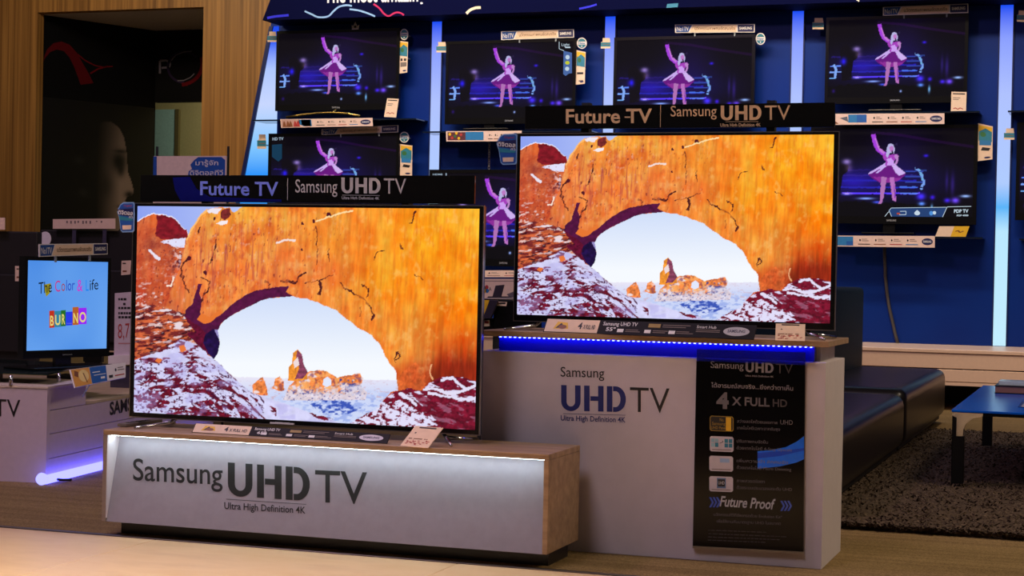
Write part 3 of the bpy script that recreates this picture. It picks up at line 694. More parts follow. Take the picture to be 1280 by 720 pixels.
for k, (a, b_, nm) in enumerate(((537.5, 549.5, 'left of the upper middle television'), (753.5, 766, 'between the two upper middle televisions'), (987, 1001, 'left of the upper right television'), (1246.5, 1262.5, 'at the right edge of the wall'))):
    x0 = WP.hit(a, 200)[0]; x1 = WP.hit(b_, 200)[0]
    th = thing('light_strip', 'tall vertical blue-white light strip in the blue wall, '+nm, 'light strip', ((x0+x1)/2, WY, BZ+0.02), 'vertical light strips')
    MB().wbox(x0, x1, WY-0.012, WY-0.001, BZ+0.004, 3.37).build('diffuser', STRIP, th)
    MB().wbox(x0-0.012, x0-0.001, WY-0.016, WY-0.001, BZ+0.004, 3.37).build('side_rail', FRAME_BLUE, th)
    MB().wbox(x1+0.001, x1+0.012, WY-0.016, WY-0.001, BZ+0.004, 3.37).build('side_rail', FRAME_BLUE, th)
xr = WP.hit(347, 120)[0]
th = thing('light_box', 'slanted blue-white light box at the left end of the wall', 'light panel', (xl(0.6), WY, BZ+0.02))
MB().prism(WORLD, [(xl(3.37)+0.02, 3.37), (xl(BZ)+0.02, BZ+0.004), (xr, BZ+0.004), (xr, 3.37)], -WY+0.001, -WY+0.012).build('diffuser', SLANT, th)
MB().prism(WORLD, [(xl(3.37)-0.02, 3.37), (xl(BZ)-0.02, BZ+0.004), (xl(BZ)+0.019, BZ+0.004), (xl(3.37)+0.019, 3.37)], -WY+0.001, -WY+0.03).build('edge_frame', FRAME_BLUE, th)

# banner header over the wall
HY = 14.9; HP = PY(HY); hz = 3.372
hx0, _ = HP.hit(328, 26); hx1 = HP.hit(342, -2)[0]
th = thing('banner_header', 'dark navy banner along the top of the wall with ribbon artwork and lettering', 'banner', (-4, HY, hz))
MB().prism(WORLD, [(hx0, hz), (hx1+0.14, hz+0.62), (5.5, hz+0.62), (5.5, hz)], -WY+0.02, -HY).build('board', mat('navy_banner', (2, 5, 46), rough=0.7, spec=0.05), th)
hp = PxMap(HP)
MB().use(WINK).text(hp, 'The most amazing', 405, 3.2, 531, -19, 1.4, weight=0.02).build('lettering', None, th)
PALEB = mat('pale_blue_print', (140, 180, 225), rough=0.4); MAG = mat('magenta_print', (190, 20, 90), rough=0.4); CRW = mat('cream_print', (245, 225, 190), rough=0.4); VIV = mat('vivid_blue_print', (26, 30, 215), rough=0.35)
def curve(pts, k=5):
    out = []
    for i in range(len(pts)-1):
        p0 = pts[max(i-1, 0)]; p1 = pts[i]; p2 = pts[i+1]; p3 = pts[min(i+2, len(pts)-1)]
        for j in range(k):
            t = j/k; out.append(tuple(0.5*((2*p1[d])+(-p0[d]+p2[d])*t+(2*p0[d]-5*p1[d]+4*p2[d]-p3[d])*t*t+(-p0[d]+3*p1[d]-3*p2[d]+p3[d])*t**3) for d in (0, 1)))
    return out+[pts[-1]]
for m_, pts, w_ in ((PALEB, [(381, 14), (390, 18), (398, 21.5), (410, 20.5), (417, 14), (424, 8.5), (433, 6.5), (440, 7.5)], 2.2), (PALEB, [(437, 11.5), (448, 13), (458, 16), (469, 20.5)], 2.2), (MAG, [(467, 5), (474, 10), (480, 17), (486, 20), (494, 16), (500, 16), (505, 19)], 2.2),
                  (CRW, [(583, 17), (588, 12.5), (594, 10), (601, 9.5)], 3.4), (VIV, [(334, 22.5), (345, 20.5), (361, 19)], 3.0), (VIV, [(724, 11), (736, 8.5), (746, 5.5)], 2.4), (CRW, [(1070, -1), (1074, 1.6)], 1.6)):
    MB().use(m_).stroke(hp, curve(pts), w_, 0.0015).build('ribbon_print', None, th)
MB().use(TEAL).flat(hp, [(834, 5), (848, 4), (847, 9), (833, 10)], 0.002).build('sticker', None, th)

# bench along the wall
b0 = 14.2
bw = PY(b0).hit(1200, 482.3)[1]
th = thing('wall_bench', 'long cream bench with panelled front running along the blue wall', 'bench', (0, 14.7, 0))
BENCH = mat('cream_bench', (228, 196, 172), rough=0.35, vary=0.03)
MB().wbox(-9.0, 5.4, b0-0.01, WY-0.003, BZ-0.03, BZ, 0.004, 1).build('bench_top', BENCH, th)
zz = [BZ-0.033, BZ-0.155, bw+0.03, bw]
MB().wbox(-9.0, 5.4, b0, b0+0.03, zz[1]+0.004, zz[0], 0.003, 1).wbox(-9.0, 5.4, b0, b0+0.03, zz[2], zz[1]-0.004, 0.003, 1).build('front_panel', BENCH, th)
MB().wbox(-9.0, 5.4, b0+0.001, WY-0.003, zz[3], zz[2]-0.004).build('underside_board', BENCH, th)
MB().wbox(-9.0, 5.4, b0+0.84, b0+0.90, 0.0, zz[3]-0.001).build('plinth', MATTE, th)

# ================================================================== HERO TELEVISIONS
def feet(pl, parent, xs, z, back=0.16, front=0.13):
    for x in xs:
        s_ = -1 if x == min(xs) else 1
        m = MB(); y = -pl.O.y if False else pl.O.y
        m.tube([V((x-s_*0.03, y+0.03, z+0.05)), V((x, y+0.01, z+0.018)), V((x+s_*0.05, y-front*0.6, z+0.009)), V((x+s_*0.075, y-front, z+0.005))], [0.008, 0.008, 0.006, 0.005], 8)
        m.tube([V((x, y+0.01, z+0.018)), V((x+s_*0.05, y+back*0.6, z+0.009)), V((x+s_*0.07, y+back, z+0.005))], [0.008, 0.006, 0.005], 8)
        m.build('foot', CHROME, parent)
def hero(name, label, y, x0, x1, z0, z1, ztop, sx0, sx1, sz0, sz1, group):
    pl = PY(y); th = thing(name, label, 'television', ((x0+x1)/2, y, ztop), group)
    m = MB(); d = 0.03
    m.box(pl, x0+.003, sx0, z0+.003, z1-.003, -d, 0).box(pl, sx1, x1-.003, z0+.003, z1-.003, -d, 0).box(pl, sx0, sx1, sz1, z1-.003, -d, 0).box(pl, sx0, sx1, z0+.003, sz0, -d, 0)
    m.build('bezel', BLACK, th)
    e = MB(); t = .0035
    e.box(pl, x0, x0+t, z0, z1, -.008, .001).box(pl, x1-t, x1, z0, z1, -.008, .001).box(pl, x0+t, x1-t, z1-t, z1, -.008, .001).box(pl, x0+t, x1-t, z0, z0+t, -.008, .001)
    e.build('edge_trim', SILVER, th)
    MB().box(pl, x0+.01, x1-.01, z0+.01, z1-.01, -d-.012, -d+.006, .004).box(pl, x0+.25, x1-.25, z0+.08, z1-.2, -d-.03, -d-.01, .01).build('back_cover', MATTE, th)
    sheet(ARCH, 'screen', pl, sx0, sx1, sz0, sz1, -0.002, th)
    return th, pl

# front television; screen corners from the photograph
CT = 0.40   # top of the low counter
sx0 = FP.hit(171.7, 256.8)[0]; sx1 = FP.hit(599.4, 262.2)[0]; sz1 = FP.hit(385, 259.3)[1]; sz0 = FP.hit(378, 526.3)[1]
th, pl = hero('television', 'large television showing a rock arch, standing on the low front counter', FTV['y'], FTV['x0'], FTV['x1'], FTV['z0'], FTV['z1'], CT, sx0, sx1, sz0, sz1, 'big televisions showing the rock arch')
feet(pl, th, (FP.hit(212, 530)[0], FP.hit(556, 548)[0]), CT)
MB().box(pl, -2.98, -2.88, FTV['z0']+.004, FTV['z0']+.010, 0, .004).use(WINK).text(pl, 'SAMSUNG', -2.96, FTV['z0']+.0065, -2.90, .0055).build('brand_plate', None, th)
RTV = dict(x0=-2.164, x1=-.940, y=6.30, z0=.836, z1=1.554); RP = PY(RTV['y'])
PT = 0.804
rs0 = RP.hit(650.7, 169.5)[0]; rs1 = RP.hit(1042.5, 170.5)[0]; rz1 = RP.hit(845, 169.3)[1]; rz0 = RP.hit(840, 398.7)[1]
th2, pl2 = hero('television', 'large television showing a rock arch, standing on the tall white pedestal', RTV['y'], RTV['x0'], RTV['x1'], RTV['z0'], RTV['z1'], PT, rs0, rs1, rz0, rz1, 'big televisions showing the rock arch')
feet(pl2, th2, (RP.hit(668, 408)[0], RP.hit(1012, 416)[0]), PT)

# topper boards above them
def topper_board(label, pl, L, R, T, B, ztv, gold):
    q = Quad(pl, (L, T[0]), (R, T[1]), (R, B[1]), (L, B[0]))
    u0, w0 = pl.hit(L, B[0]); u1, w1 = pl.hit(R, T[1])
    th = thing('topper_sign', label, 'sign', pl.pt((u0+u1)/2, w0), 'black toppers over the big televisions')
    MB().box(pl, u0, u1, w0, w1, -0.012, 0, .001, 1).build('board', mat('black_acrylic', (9, 9, 11), rough=0.12), th)
    for f_ in (.2, .8):
        uu = u0+(u1-u0)*f_; MB().box(pl, uu-.015, uu+.015, w0-.16, w0+.10, -.055, -.013).box(pl, uu-.015, uu+.015, w0+.02, w0+.06, -.013, -.011).build('bracket', MATTE, th)
    return th, PxMap(pl)
FB = PY(5.93); RB = PY(6.335)
LAV = mat('lavender_blue_print', (120, 140, 245), rough=0.3); DEEP = mat('deep_blue_print', (8, 14, 104), rough=0.2); GREYL = mat('silver_grey_print', (176, 176, 182), rough=0.35); TAN = mat('champagne_print', (214, 180, 140), rough=0.35)
th, pm = topper_board('black topper sign with blue swoosh, over the front television', FB, 175, 593.5, (221, 219.5), (252, 254), FTV['z1'], False)
MB().use(DEEP).flat(pm, [(216, 222), (238, 221), (241, 231), (250, 242), (262, 251.8), (245, 251.5), (226, 251.5), (219, 238)], .0012).flat(pm, [(238, 222), (246, 236), (262, 246), (290, 247), (352, 249.5), (352, 252.3), (262, 252), (248, 242), (240, 231)], .001).build('blue_swoosh', None, th)
t_ = MB().use(LAV).text(pm, 'Future TV', 250.5, 243.5, 348, -16.5, 244.5, weight=.02, n=.002); t_.build('lettering', None, th, 'lavender-blue lettering')
t_ = MB().use(GREYL).text(pm, 'Samsung', 369.5, 240.5, 422, -16, 240.8, n=.002, weight=.004)
uhd(t_, pm, 427, 476, 241.5, -19.5, 242, n=.002, cut=False); t_.text(pm, 'TV', 480, 242, 508, -19, 242.3, n=.002)
t_.stroke(pm, [(360, 223), (359.6, 250)], .7, .002).stroke(pm, [(428, 243.9), (475, 244.4)], .5, .002).text(pm, 'Ultra High Definition 4K', 427.5, 249, 474.5, -3.4, 249.6, n=.002, weight=.02).build('lettering', None, th)
th, pm = topper_board('black topper sign with champagne lettering, over the television on the tall pedestal', RB, 656, 1044, (129.5, 128), (161.5, 161), RTV['z1'], True)
t_ = MB().use(TAN).text(pm, 'Future TV', 707.5, 154, 815, -17, 153.3, weight=.02, n=.002).stroke(pm, [(781, 146.5), (788, 146.5)], 1.6, .002)
t_.text(pm, 'Samsung', 838.5, 145.5, 896, -13, 145, n=.002, weight=.004); uhd(t_, pm, 901, 952, 150.5, -18.5, 150, n=.002, cut=False)
t_.text(pm, 'TV', 956, 150, 988, -18, 149.6, n=.002).stroke(pm, [(826, 131), (825.5, 159)], .7, .002).stroke(pm, [(907, 152.3), (948, 152)], .5, .002).text(pm, 'Ultra High Definition 4K', 900.5, 158.4, 951, -4, 158, n=.002, weight=.02).build('lettering', None, th)

# blue hanging tags at the upper left corners
def corner_tag(label, pl, x0, y0, x1, y1):
    w = x1-x0; h = y1-y0; P_ = lambda a, b: (x0+w*a, y0+h*b)
    th = thing('corner_tag', label, 'tag', pl.pt(*pl.hit((x0+x1)/2, y1)), 'blue tags on the big televisions')
    pm = PxMap(pl)
    out = [P_(*p) for p in ((.05, .22), (.18, .08), (.35, .01), (.95, 0), (1.0, .05), (.98, .94), (.9, .99), (.3, 1.0), (.2, .93), (.1, .5), (0, .34))]
    MB().prism(pm, out, -.003, 0).build('card', mat('light_blue_print', (130, 170, 220), rough=.35), th)
    inn = [P_(.5+(a-.5)*.9, .5+(b-.5)*.92) for a, b in ((.05, .22), (.18, .08), (.35, .01), (.95, 0), (1.0, .05), (.98, .94), (.9, .99), (.3, 1.0), (.2, .93), (.1, .5), (0, .34))]
    m = MB().use(mat('mid_blue_print', (36, 86, 170), rough=.35)).flat(pm, inn, .0006)
    m.use(NAVY).flat(pm, [P_(.03, .24), P_(.95, .2), P_(.95, .5), P_(.1, .42)], .001).use(TEAL).flat(pm, [P_(.12, .46), P_(.9, .54), P_(.9, .62), P_(.16, .60)], .0012)
    m.use(CREAM).flat(pm, [P_(.3, .77), P_(.84, .76), P_(.82, .90), P_(.32, .91)], .0012)
    m.build('print', None, th)
    MB().use(WINK).text(pm, 'ดิจิตอล', *P_(.07, .40), P_(.92, .4)[0], -h*.13, P_(0, .44)[1], n=.0016, weight=.02).text(pm, 'ทีวี', *P_(.70, .54), P_(.92, .4)[0], -h*.07, n=.0016).use(REDINK).text(pm, 'Digital', *P_(.4, .15), P_(.85, .4)[0], -h*.06, n=.0016).build('lettering', None, th)
corner_tag('blue tag with white lettering on the left edge of the front television', PY(5.88), 146.5, 252.5, 168, 290.5)
corner_tag('blue tag with white lettering at the left edge of the television on the tall pedestal', PY(6.29), 620.5, 167, 646.5, 206)

# ================================================================== LOW FRONT COUNTER
cx0, cx1, cy0, cy1, czb, czt = -3.578, -1.817, 5.70, 6.069, 1.02-.965, CT
th = thing('display_counter', 'low display counter with white slanted front panel carrying large black lettering', 'display counter', ((cx0+cx1)/2, 5.9, 0))
CGREY = mat('grey_oak_edge', (128, 112, 104), rough=.4, vary=.08, stretch=(1, 8, 8), scale=6)
MB().wbox(cx0, cx1, cy0, cy1, czt-.020, czt, .0015, 1).build('counter_top', PALEWOOD, th)
MB().wbox(cx0, cx0+.016, cy0, cy1, czb, czt-.0205, .001, 1).build('side_panel', CGREY, th)
MB().wbox(cx1-.018, cx1, cy0, cy1, czb, czt-.0205, .001, 1).build('side_panel', PALEWOOD, th)
lo = V((cx0+.019, cy0+.004, czb)); hi = V((cx0+.019, cy0+.088, czt-.0235))
cpl = Pl(lo, (1, 0, 0), hi-lo); cw = (cx1-.0185)-lo.x; ch = (hi-lo).length
MB().box(cpl, 0, cw, 0, ch, -.012, 0).build('front_panel', mat('grey_laminate', (138, 130, 142), rough=.55, vary=.05, scale=30), th)
MB().wbox(cx0+.0165, cx1-.0185, cy0+.02, cy1-.002, czb, czb+.012).build('bottom_board', PALEWOOD, th)
MB().wbox(cx0+.0165, cx1-.0185, cy1-.014, cy1-.002, czb+.013, czt-.0205).build('back_panel', PALEWOOD, th)
MB().wbox(cx0+.022, cx1-.022, cy0+.022, cy0+.040, czt-.0228, czt-.0204).build('light_strip', glow('cool_white_led', (225, 250, 255), 20.0), th)
MB().wbox(cx0+.0161, cx0+.0185, cy0+.002, cy1-.016, czb+.013, czt-.0205).build('reveal', WHITE_PANEL, th)
MB().wbox(cx0+.026, cx1-.026, cy0+.097, cy1-.04, 0, czb-.0005).build('plinth', mat('black_plinth', (14, 14, 24), rough=.35), th)
cm = PxMap(cpl)
t_ = MB().use(INK)
t_.text(cm, 'Samsung', 166.5, 600, 278.5, -26.5, 606, n=.0012, weight=.008, res=5)
uhd(t_, cm, 285, 387.5, 619.5, -41.5, 626.5, n=.0012)
t_.text(cm, 'TV', 394, 627.3, 459, -39.5, 630.3, n=.0012, weight=.004)
t_.stroke(cm, [(283, 624), (383, 630.5)], .6, .0012)
t_.text(cm, 'Ultra High Definition 4K', 280.5, 636, 382, -8.2, 642, n=.0012, weight=.012)
t_.build('lettering', None, th)

# spec strip and price card on the counter top
def lean_plane(bl, br, z, lean):
    A_ = onZ(*bl, z); B_ = onZ(*br, z); u = (B_-A_).normalized(); back = V((-u.y, u.x, 0)); return Pl(A_, u, back*math.sin(lean)+V((0, 0, 1))*math.cos(lean)), (B_-A_).length
def spec_strip(label, bl, br, tl_y, z, lean, split, inch):
    A_, L = lean_plane(bl, br, z+.001, lean); h = A_.hit(bl[0]+6, tl_y)[1]
    q = Quad(A_, (0, h), (L, h), (L, 0), (0, 0), px=False)
    th = thing('spec_strip', label, 'label strip', A_.pt(L/2, 0), 'leaning spec strips')
    MB().box(A_, 0, L, 0, h, -.004, 0).build('board', mat('black_strip', (14, 13, 15), rough=.5, spec=.15), th)
    for f_ in (.1, .9):
        b_ = A_.pt(L*f_, h*.9, -.004); g_ = A_.pt(L*f_, 0, -.004)
        MB().tube([b_, V((b_.x, b_.y+.02, z+.002))], .002, 6).build('prop', ACRYLIC, th)
    m = MB().use(CREAM).rect(q, .004, .03, split, .97, .0006).build('paper_end', None, th)
    m = MB().use(YELLOW).flat(q, [(.045, .25), (.12, .28), (.11, .72), (.06, .78)], .001).use(INK).flat(q, [(.055, .3), (.10, .35), (.08, .7)], .0012).use(BROWNP).ell(q, .09, .4, .02, .15, .0014)
    m.use(mat('dull_gold_print', (150, 120, 40), rough=.5)).rect(q, .503, .58, .56, .85, .001).use(WINK).rect(q, .36, .16, .39, .40, .001).rect(q, .49, .16, .52, .40, .001).rect(q, .605, .16, .635, .40, .001)
    m.use(GREYINK)
    for a, b_, t0 in ((.40, .47, .2), (.40, .46, .32), (.53, .59, .2), (.53, .60, .32), (.64, .72, .2), (.64, .70, .32), (.57, .68, .62), (.57, .70, .76), (.73, .84, .5), (.73, .84, .38)): m.rect(q, a, t0, b_, t0+.05, .001)
    m.build('print', None, th)
    t_ = MB().use(INK).text(q, '4', .165, .3, .185, .44, weight=.03, n=.0014).text(q, 'X FULL HD', .192, .3, split-.015, .30, weight=.02, n=.0014)
    t_.build('lettering', None, th, 'black lettering on cream paper')
    t_ = MB().use(WINK).text(q, 'Samsung UHD TV', split+.02, .62, .45, .26, n=.0014, weight=.01).text(q, inch, split+.04, .22, split+.085, .26, n=.0014, weight=.02).text(q, 'Smart Hub', .73, .64, .82, .2, n=.0014).build('lettering', None, th, 'white lettering on black')
    e = MB().use(GREYL).ell(q, .915, .5, .06, .32, .001).use(mat('dark_logo_text', (40, 40, 70))).text(q, 'SAMSUNG', .875, .42, .955, .2, weight=.02, n=.0015).build('logo', None, th, 'silver oval logo')
spec_strip('black and cream spec strip leaning on the front counter below the television', (239.4, 540.3), (483.5, 554.6), 529, CT, math.radians(42), .30, '65"')
spec_strip('black and cream spec strip leaning on the tall pedestal below the television', (678.8, 414.6), (942, 424.3), 398, PT, math.radians(35), .265, '55"')
def price_card(label, bl, br, tlp, z, lean, group):
    A_, L = lean_plane(bl, br, z+.001, lean); h = A_.hit(*tlp)[1]
    q = Quad(A_, (0, h), (L, h), (L, 0), (0, 0), px=False)
    th = thing('price_card', label, 'price card', A_.pt(L/2, 0), group)
    MB().box(A_, 0, L, 0, h, -.002, 0).build('card', CREAM, th)
    b_ = A_.pt(L*.5, h*.8, -.002); MB().tube([b_, V((b_.x, b_.y+.03, z+.002))], .002, 6).build('prop', ACRYLIC, th)
    m = MB().use(INK).rect(q, .2, .90, .8, .96)
    m.ell(q, .2, .66, .03, .03)
    m.use(BROWNP)
    for k in range(14): a = .08+.84*random.random()*.8; m.rect(q, a, .36, a+.04+.05*random.random(), .40)
    m.use(REDINK)
    for k in range(24): a = .06+.8*random.random(); t0 = .07+.22*random.random(); m.rect(q, a, t0, a+.03+.06*random.random(), t0+.035)
    m.build('print', None, th)
price_card('cream price card with red print leaning at the right of the front counter', (500, 557), (535, 560), (517.5, 532), CT, math.radians(55), 'cream price cards')
price_card('cream price card with red print leaning at the right of the tall pedestal top', (969, 425.2), (1006, 426.2), (978, 404.5), PT, math.radians(35), 'cream price cards')
def remote(label, pts, z, grp=None):
    P0_, P1_ = onZ(*pts[0], z), onZ(*pts[1], z); u = (P1_-P0_).normalized(); pl = Pl(P0_, u, V((-u.y, u.x, 0)))
    th = thing('remote_control', label, 'remote control', (P0_+P1_)/2, grp)
    L = (P1_-P0_).length; MB().box(pl, 0, L, -.02, .02, .001, .014, .004).build('body', mat('grey_remote', (110, 100, 92), rough=.3), th)
    m = MB().use(MATTE)
    for k in range(5): m.box(pl, L*(.15+.13*k), L*(.22+.13*k), -.008, .008, .014, .0155)
    m.build('button', None, th)
remote('slim dark remote lying at the left end of the front counter', ((152, 534), (198, 528)), CT)

# ================================================================== TALL PEDESTAL
px0, px1, py0, py1, pzt = -2.229, -.947, 6.15, 6.60, .728
th = thing('display_pedestal', 'tall white display pedestal with blue lit recess under its wooden top', 'display pedestal', ((px0+px1)/2, 6.37, 0))
MB().wbox(px0, px1, py0, py1, 0, pzt, .0015, 1).build('body', WHITE_PANEL, th)
MB().wbox(px0+.035, px1-.035, py0+.10, py1-.02, pzt+.0005, PT-.0215).build('core', WHITE_PANEL, th)
MB().wbox(px0-.01, px1+.012, py0-.028, py1+.01, PT-.021, PT, .0015, 1).build('pedestal_top', PALEWOOD, th)
bl0 = PY(6.19).hit(624, 430)[0]; bl1 = PY(6.19).hit(1018, 445)[0]
MB().wbox(bl0, bl1, 6.19, 6.235, pzt+.0006, PT-.0216).build('recess_panel', mat('blue_acrylic', (14, 16, 150), rough=.25, vary=.02), th)
led = MB()
nled = 62
for k in range(nled):
    x = bl0+.01+(bl1-bl0-.02)*k/(nled-1); led.wbox(x-.0035, x+.0035, 6.172, 6.179, PT-.026, PT-.0212)
led.build('led_dots', glow('blue_led', (60, 70, 255), 30.0), th)
fpl = PY(py0); fm = PxMap(fpl)
t_ = MB().use(INK).text(fm, 'Samsung', 700.8, 470.6, 755.5, -12, 472.2, n=.0012, weight=.004)
t_.text(fm, 'TV', 787.5, 514.8, 837, -31, 516.4, n=.0012, weight=-.004).build('lettering', None, th, 'black lettering')
t_ = MB().use(INKBLUE); uhd(t_, fm, 701.5, 782.5, 513.2, -32, 515.2, n=.0012)
t_.stroke(fm, [(704, 517), (782, 519)], .6, .0012).text(fm, 'Ultra High Definition 4K', 701, 525.5, 782, -6.5, 528, n=.0012, weight=.012).build('lettering', None, th, 'dark blue lettering')

# black poster board on its front
pb = PY(py0-.0135); pm = PxMap(pb)
th = thing('poster_board', 'black glossy poster board with white text hanging on the pedestal front', 'poster board', pb.pt(*pb.hit(935, 690)))
MB().prism(pm, [(870.9, 436.5), (1006.6, 440.5), (1006.3, 456.4), (870.55, 451.2)], -.010, -.002).build('clear_top', glass('tinted_clear_sheet', (60, 66, 170)), th, 'clear tinted top edge')
MB().prism(pm, [(870.5, 451.3), (1006.3, 456.5), (1003.8, 692), (865.8, 684.5)], -.013, 0).build('board', mat('black_gloss_board', (8, 7, 8), rough=.12, spec=.2), th)
MB().prism(pm, [(865.9, 682.3), (1003.9, 689.6), (1003.8, 692.6), (865.8, 685)], -.013, .004).build('bottom_rail', SILVER, th)
t_ = MB().use(mat('poster_white', (140, 132, 138), rough=.4))
S = lambda x: .0535*(x-866)       # the print's baselines fall to the right at the board's own slope
B = lambda x, y: y
def line(s, x0, x1, y, h, **k): t_.text(pm, s, x0, y, x1, -h, y+.04*(x1-x0), n=.0012, **k)
line('Samsung', 888.5, 929.5, 459.8, 8.5); uhd(t_, pm, 932, 967, 465, -12.5, 466.4, n=.0012, cut=False)
line('Ultra High Definition 4K', 932, 967, 470.5, 2.0, weight=.02)
t_.use(mat('charcoal_print', (66, 60, 64))); line('TV', 970, 991, 466.5, 12, weight=-.006)
t_.use(mat('poster_white', (140, 132, 138))); line('ได้อารมณ์สมจริง...ยิ่งกว่าตาเห็น', 889, 991.5, 484, 5.0, weight=.012)
t_.use(mat('mid_grey_print', (104, 98, 102))); line('4', 895.5, 911, 509.5, 18, weight=.05); line('X FULL', 915, 962, 506.2, 10, weight=.025)
t_.use(mat('charcoal_print', (66, 60, 64))); line('HD', 966, 984, 508, 9, weight=.02)
t_.use(mat('mid_grey_print', (104, 98, 102)))
line('สว่างสดใสด้วยแผงภาพ', 921.5, 972, 528.2, 3.6); line('UHD', 975.5, 991, 530.4, 5.6); line('เทคโนโลยีเฉพาะจากซัมซุง', 921.5, 975, 536.4, 3.6)
line('ปรับภาพคมชัดขึ้น', 921, 960, 553, 3.6); line('ด้วยเทคโนโลยี 4-Step Upscale', 921, 990, 561.5, 3.6)
line('เพิ่มความดำ ลึกคมชัด', 921, 985, 577.5, 3.6); line('ด้วยเทคโนโลยี Micro Dimming', 921, 989, 586, 3.6)
line('ภาพสวยตรึงตา', 921, 956, 602.5, 3.6); line('ด้วยระบบประมวลผลระดับ UHD', 921, 990, 611, 3.6)
line('นวัตกรรมทีวีที่อัพเกรดด้วย Evolution Kit*', 892, 978, 644.6, 3.4); line('เพื่อใช้งานกับมาตรฐาน UHD ในอนาคต', 896, 976, 653, 3.4)
t_.use(mat('charcoal_print', (66, 60, 64)))
for y, x0, x1 in ((662.5, 885, 962), (667, 885.5, 984), (671, 885, 975), (675, 885, 954)):
    x = x0
    while x < x1-3:
        w_ = 2+5*random.random(); t_.stroke(pm, [(x, y+.04*(x-x0)), (x+w_, y+.04*(x+w_-x0))], 1.0, .0012); x += w_+1.2
t_.build('lettering', None, th)
t_ = MB().use(GREYL); t_.text(pm, 'Future Proof', 899.5, 632.5, 967, -12.2, 636.5, weight=.022, shear=.2, n=.0012).build('lettering', None, th, 'slanted bold white lettering')
CH = mat('chevron_blue_print', (54, 84, 190), rough=.35)
for x0, y0 in ((886.5, 621.5), (975.5, 626)):
    m = MB().use(CH)
    for k in range(3):
        x = x0+k*4.3; m.flat(pm, [(x, y0), (x+2.6, y0), (x+6, y0+6.3), (x+2.6, y0+12.6), (x, y0+12.6), (x+3.4, y0+6.3)], .0012)
    m.build('chevrons', None, th)
SW = mat('bright_blue_band', (20, 110, 240), rough=.2)  # flat two-tone blue swoosh at the right of the board
MB().use(SW).flat(pm, [(947, 564), (964, 562.5), (982, 559), (996, 552), (1005.2, 545), (1005, 574), (996, 578), (975, 583), (947, 586)], .0008).use(mat('mid_blue_band', (14, 70, 205), rough=.2)).flat(pm, [(947, 566), (975, 564), (1005, 560), (1005, 563), (975, 570), (947, 573)], .001).build('blue_swoosh', None, th)
ICW = mat('icon_white', (200, 190, 196), rough=.4)
def icon(y, kind):
    m = MB(); P_ = lambda a, b: (887.3+29.7*a+(-.6 if y > 560 else 0), y+19*b+1.1*a)
    class Q:
        def pt(q, a, b, n=0.): return pm.pt(*P_(a, b), n)
    q = Q(); rr = [(.06, 0), (.94, 0), (1, .1), (1, .9), (.94, 1), (.06, 1), (0, .9), (0, .1)]
    if kind == 0:
        gd = mat('dull_gold_print', (150, 120, 40), rough=.4)
        m.use(gd).flat(q, rr, .001).use(INK).flat(q, [(.5+(a-.5)*.93, .5+(b-.5)*.9) for a, b in rr], .0014)
        m.use(YELLOW).text(q, '1', .68, .9, .9, -.78, weight=.05, n=.002).use(gd).text(q, 'No.', .42, .34, .6, -.2, n=.002, weight=.02).text(q, 'Samsung', .1, .6, .66, -.2, n=.002, weight=.01).text(q, 'UHD Panel', .06, .86, .68, -.18, n=.002, weight=.01)
    else:
        m.use(ICW).flat(q, rr, .001)
        m.use(GREYINK).rect(q, .1, .85, .9, .9, .0014)
        if kind == 1:
            m.use(TEAL)
            for a in (.62, .8):
                for b_ in (.15, .45): m.rect(q, a, b_, a+.15, b_+.26, .0014)
            m.rect(q, .22, .42, .36, .7, .0014).use(mat('pale_teal_print', (150, 190, 200))).rect(q, .06, .15, .2, .4, .0014).rect(q, .22, .15, .36, .38, .0014).rect(q, .06, .45, .2, .7, .0014).use(INK).stroke(q, [(.42, .45), (.56, .36), (.54, .28)], .03, .0014)
        if kind == 2: m.use(mat('pale_blue_icon', (150, 180, 215))).rect(q, .45, .15, .85, .42, .0014)
        if kind == 3: m.use(mat('steel_blue_icon', (90, 120, 160))).rect(q, .32, .1, .7, .78, .0014).use(INK).rect(q, .36, .18, .66, .66, .0018).use(WINK).text(q, 'UHD', .38, .52, .64, -.2, n=.0022)
    m.build('icon', None, th)
for y, k in ((519.5, 0), (545, 1), (569.5, 2), (595, 3)): icon(y, k)

# ================================================================== TELEVISIONS ON THE WALL
def wall_tv(label, tl, br, brand=True, sheen=None, pl=TP, pic=None, stand='glass'):
    u0, w1 = pl.hit(*tl); u1, w0 = pl.hit(*br)
    th = thing('television', label, 'television', pl.pt((u0+u1)/2, w0), 'televisions showing the concert')
    W_, H_ = u1-u0, w1-w0; b = .022*W_; bb = .045*W_
    s0, s1, t0, t1 = u0+b, u1-b, w0+bb, w1-b
    m = MB(); m.box(pl, u0, s0, w0, w1, -.045, .004).box(pl, s1, u1, w0, w1, -.045, .004).box(pl, s0, s1, t1, w1, -.045, .004).box(pl, s0, s1, w0, t0, -.045, .004); m.build('bezel', BLACK, th)
    MB().box(pl, u0+.03, u1-.03, w0+.03, w1-.03, -.075, -.02, .006).build('back_cover', MATTE, th)
    MB().box(pl, (u0+u1)/2-.2, (u0+u1)/2+.2, (w0+w1)/2-.12, (w0+w1)/2+.12, -WY+TY+.001, -.0755).build('wall_mount', MATTE, th)
    sheet(CONCERT, 'screen', pl, s0, s1, t0, t1, -.001, th)
    if brand: MB().use(GREYL).text(pl, 'SAMSUNG', (u0+u1)/2-.04, w0+bb*.35, (u0+u1)/2+.04, bb*.26, n=.005).build('lettering', None, th)
    return th, (u0, u1, w0, w1), (s0, s1, t0, t1)
S_ = 'wall television showing a concert, '
tv1, r1, s1 = wall_tv(S_+'upper row, next to the slanted light box', (346, 39), (498, 137))
tv1b, r1b, s1b = wall_tv(S_+'lower row, half hidden behind the front topper sign', (336, 167), (497.5, 266))
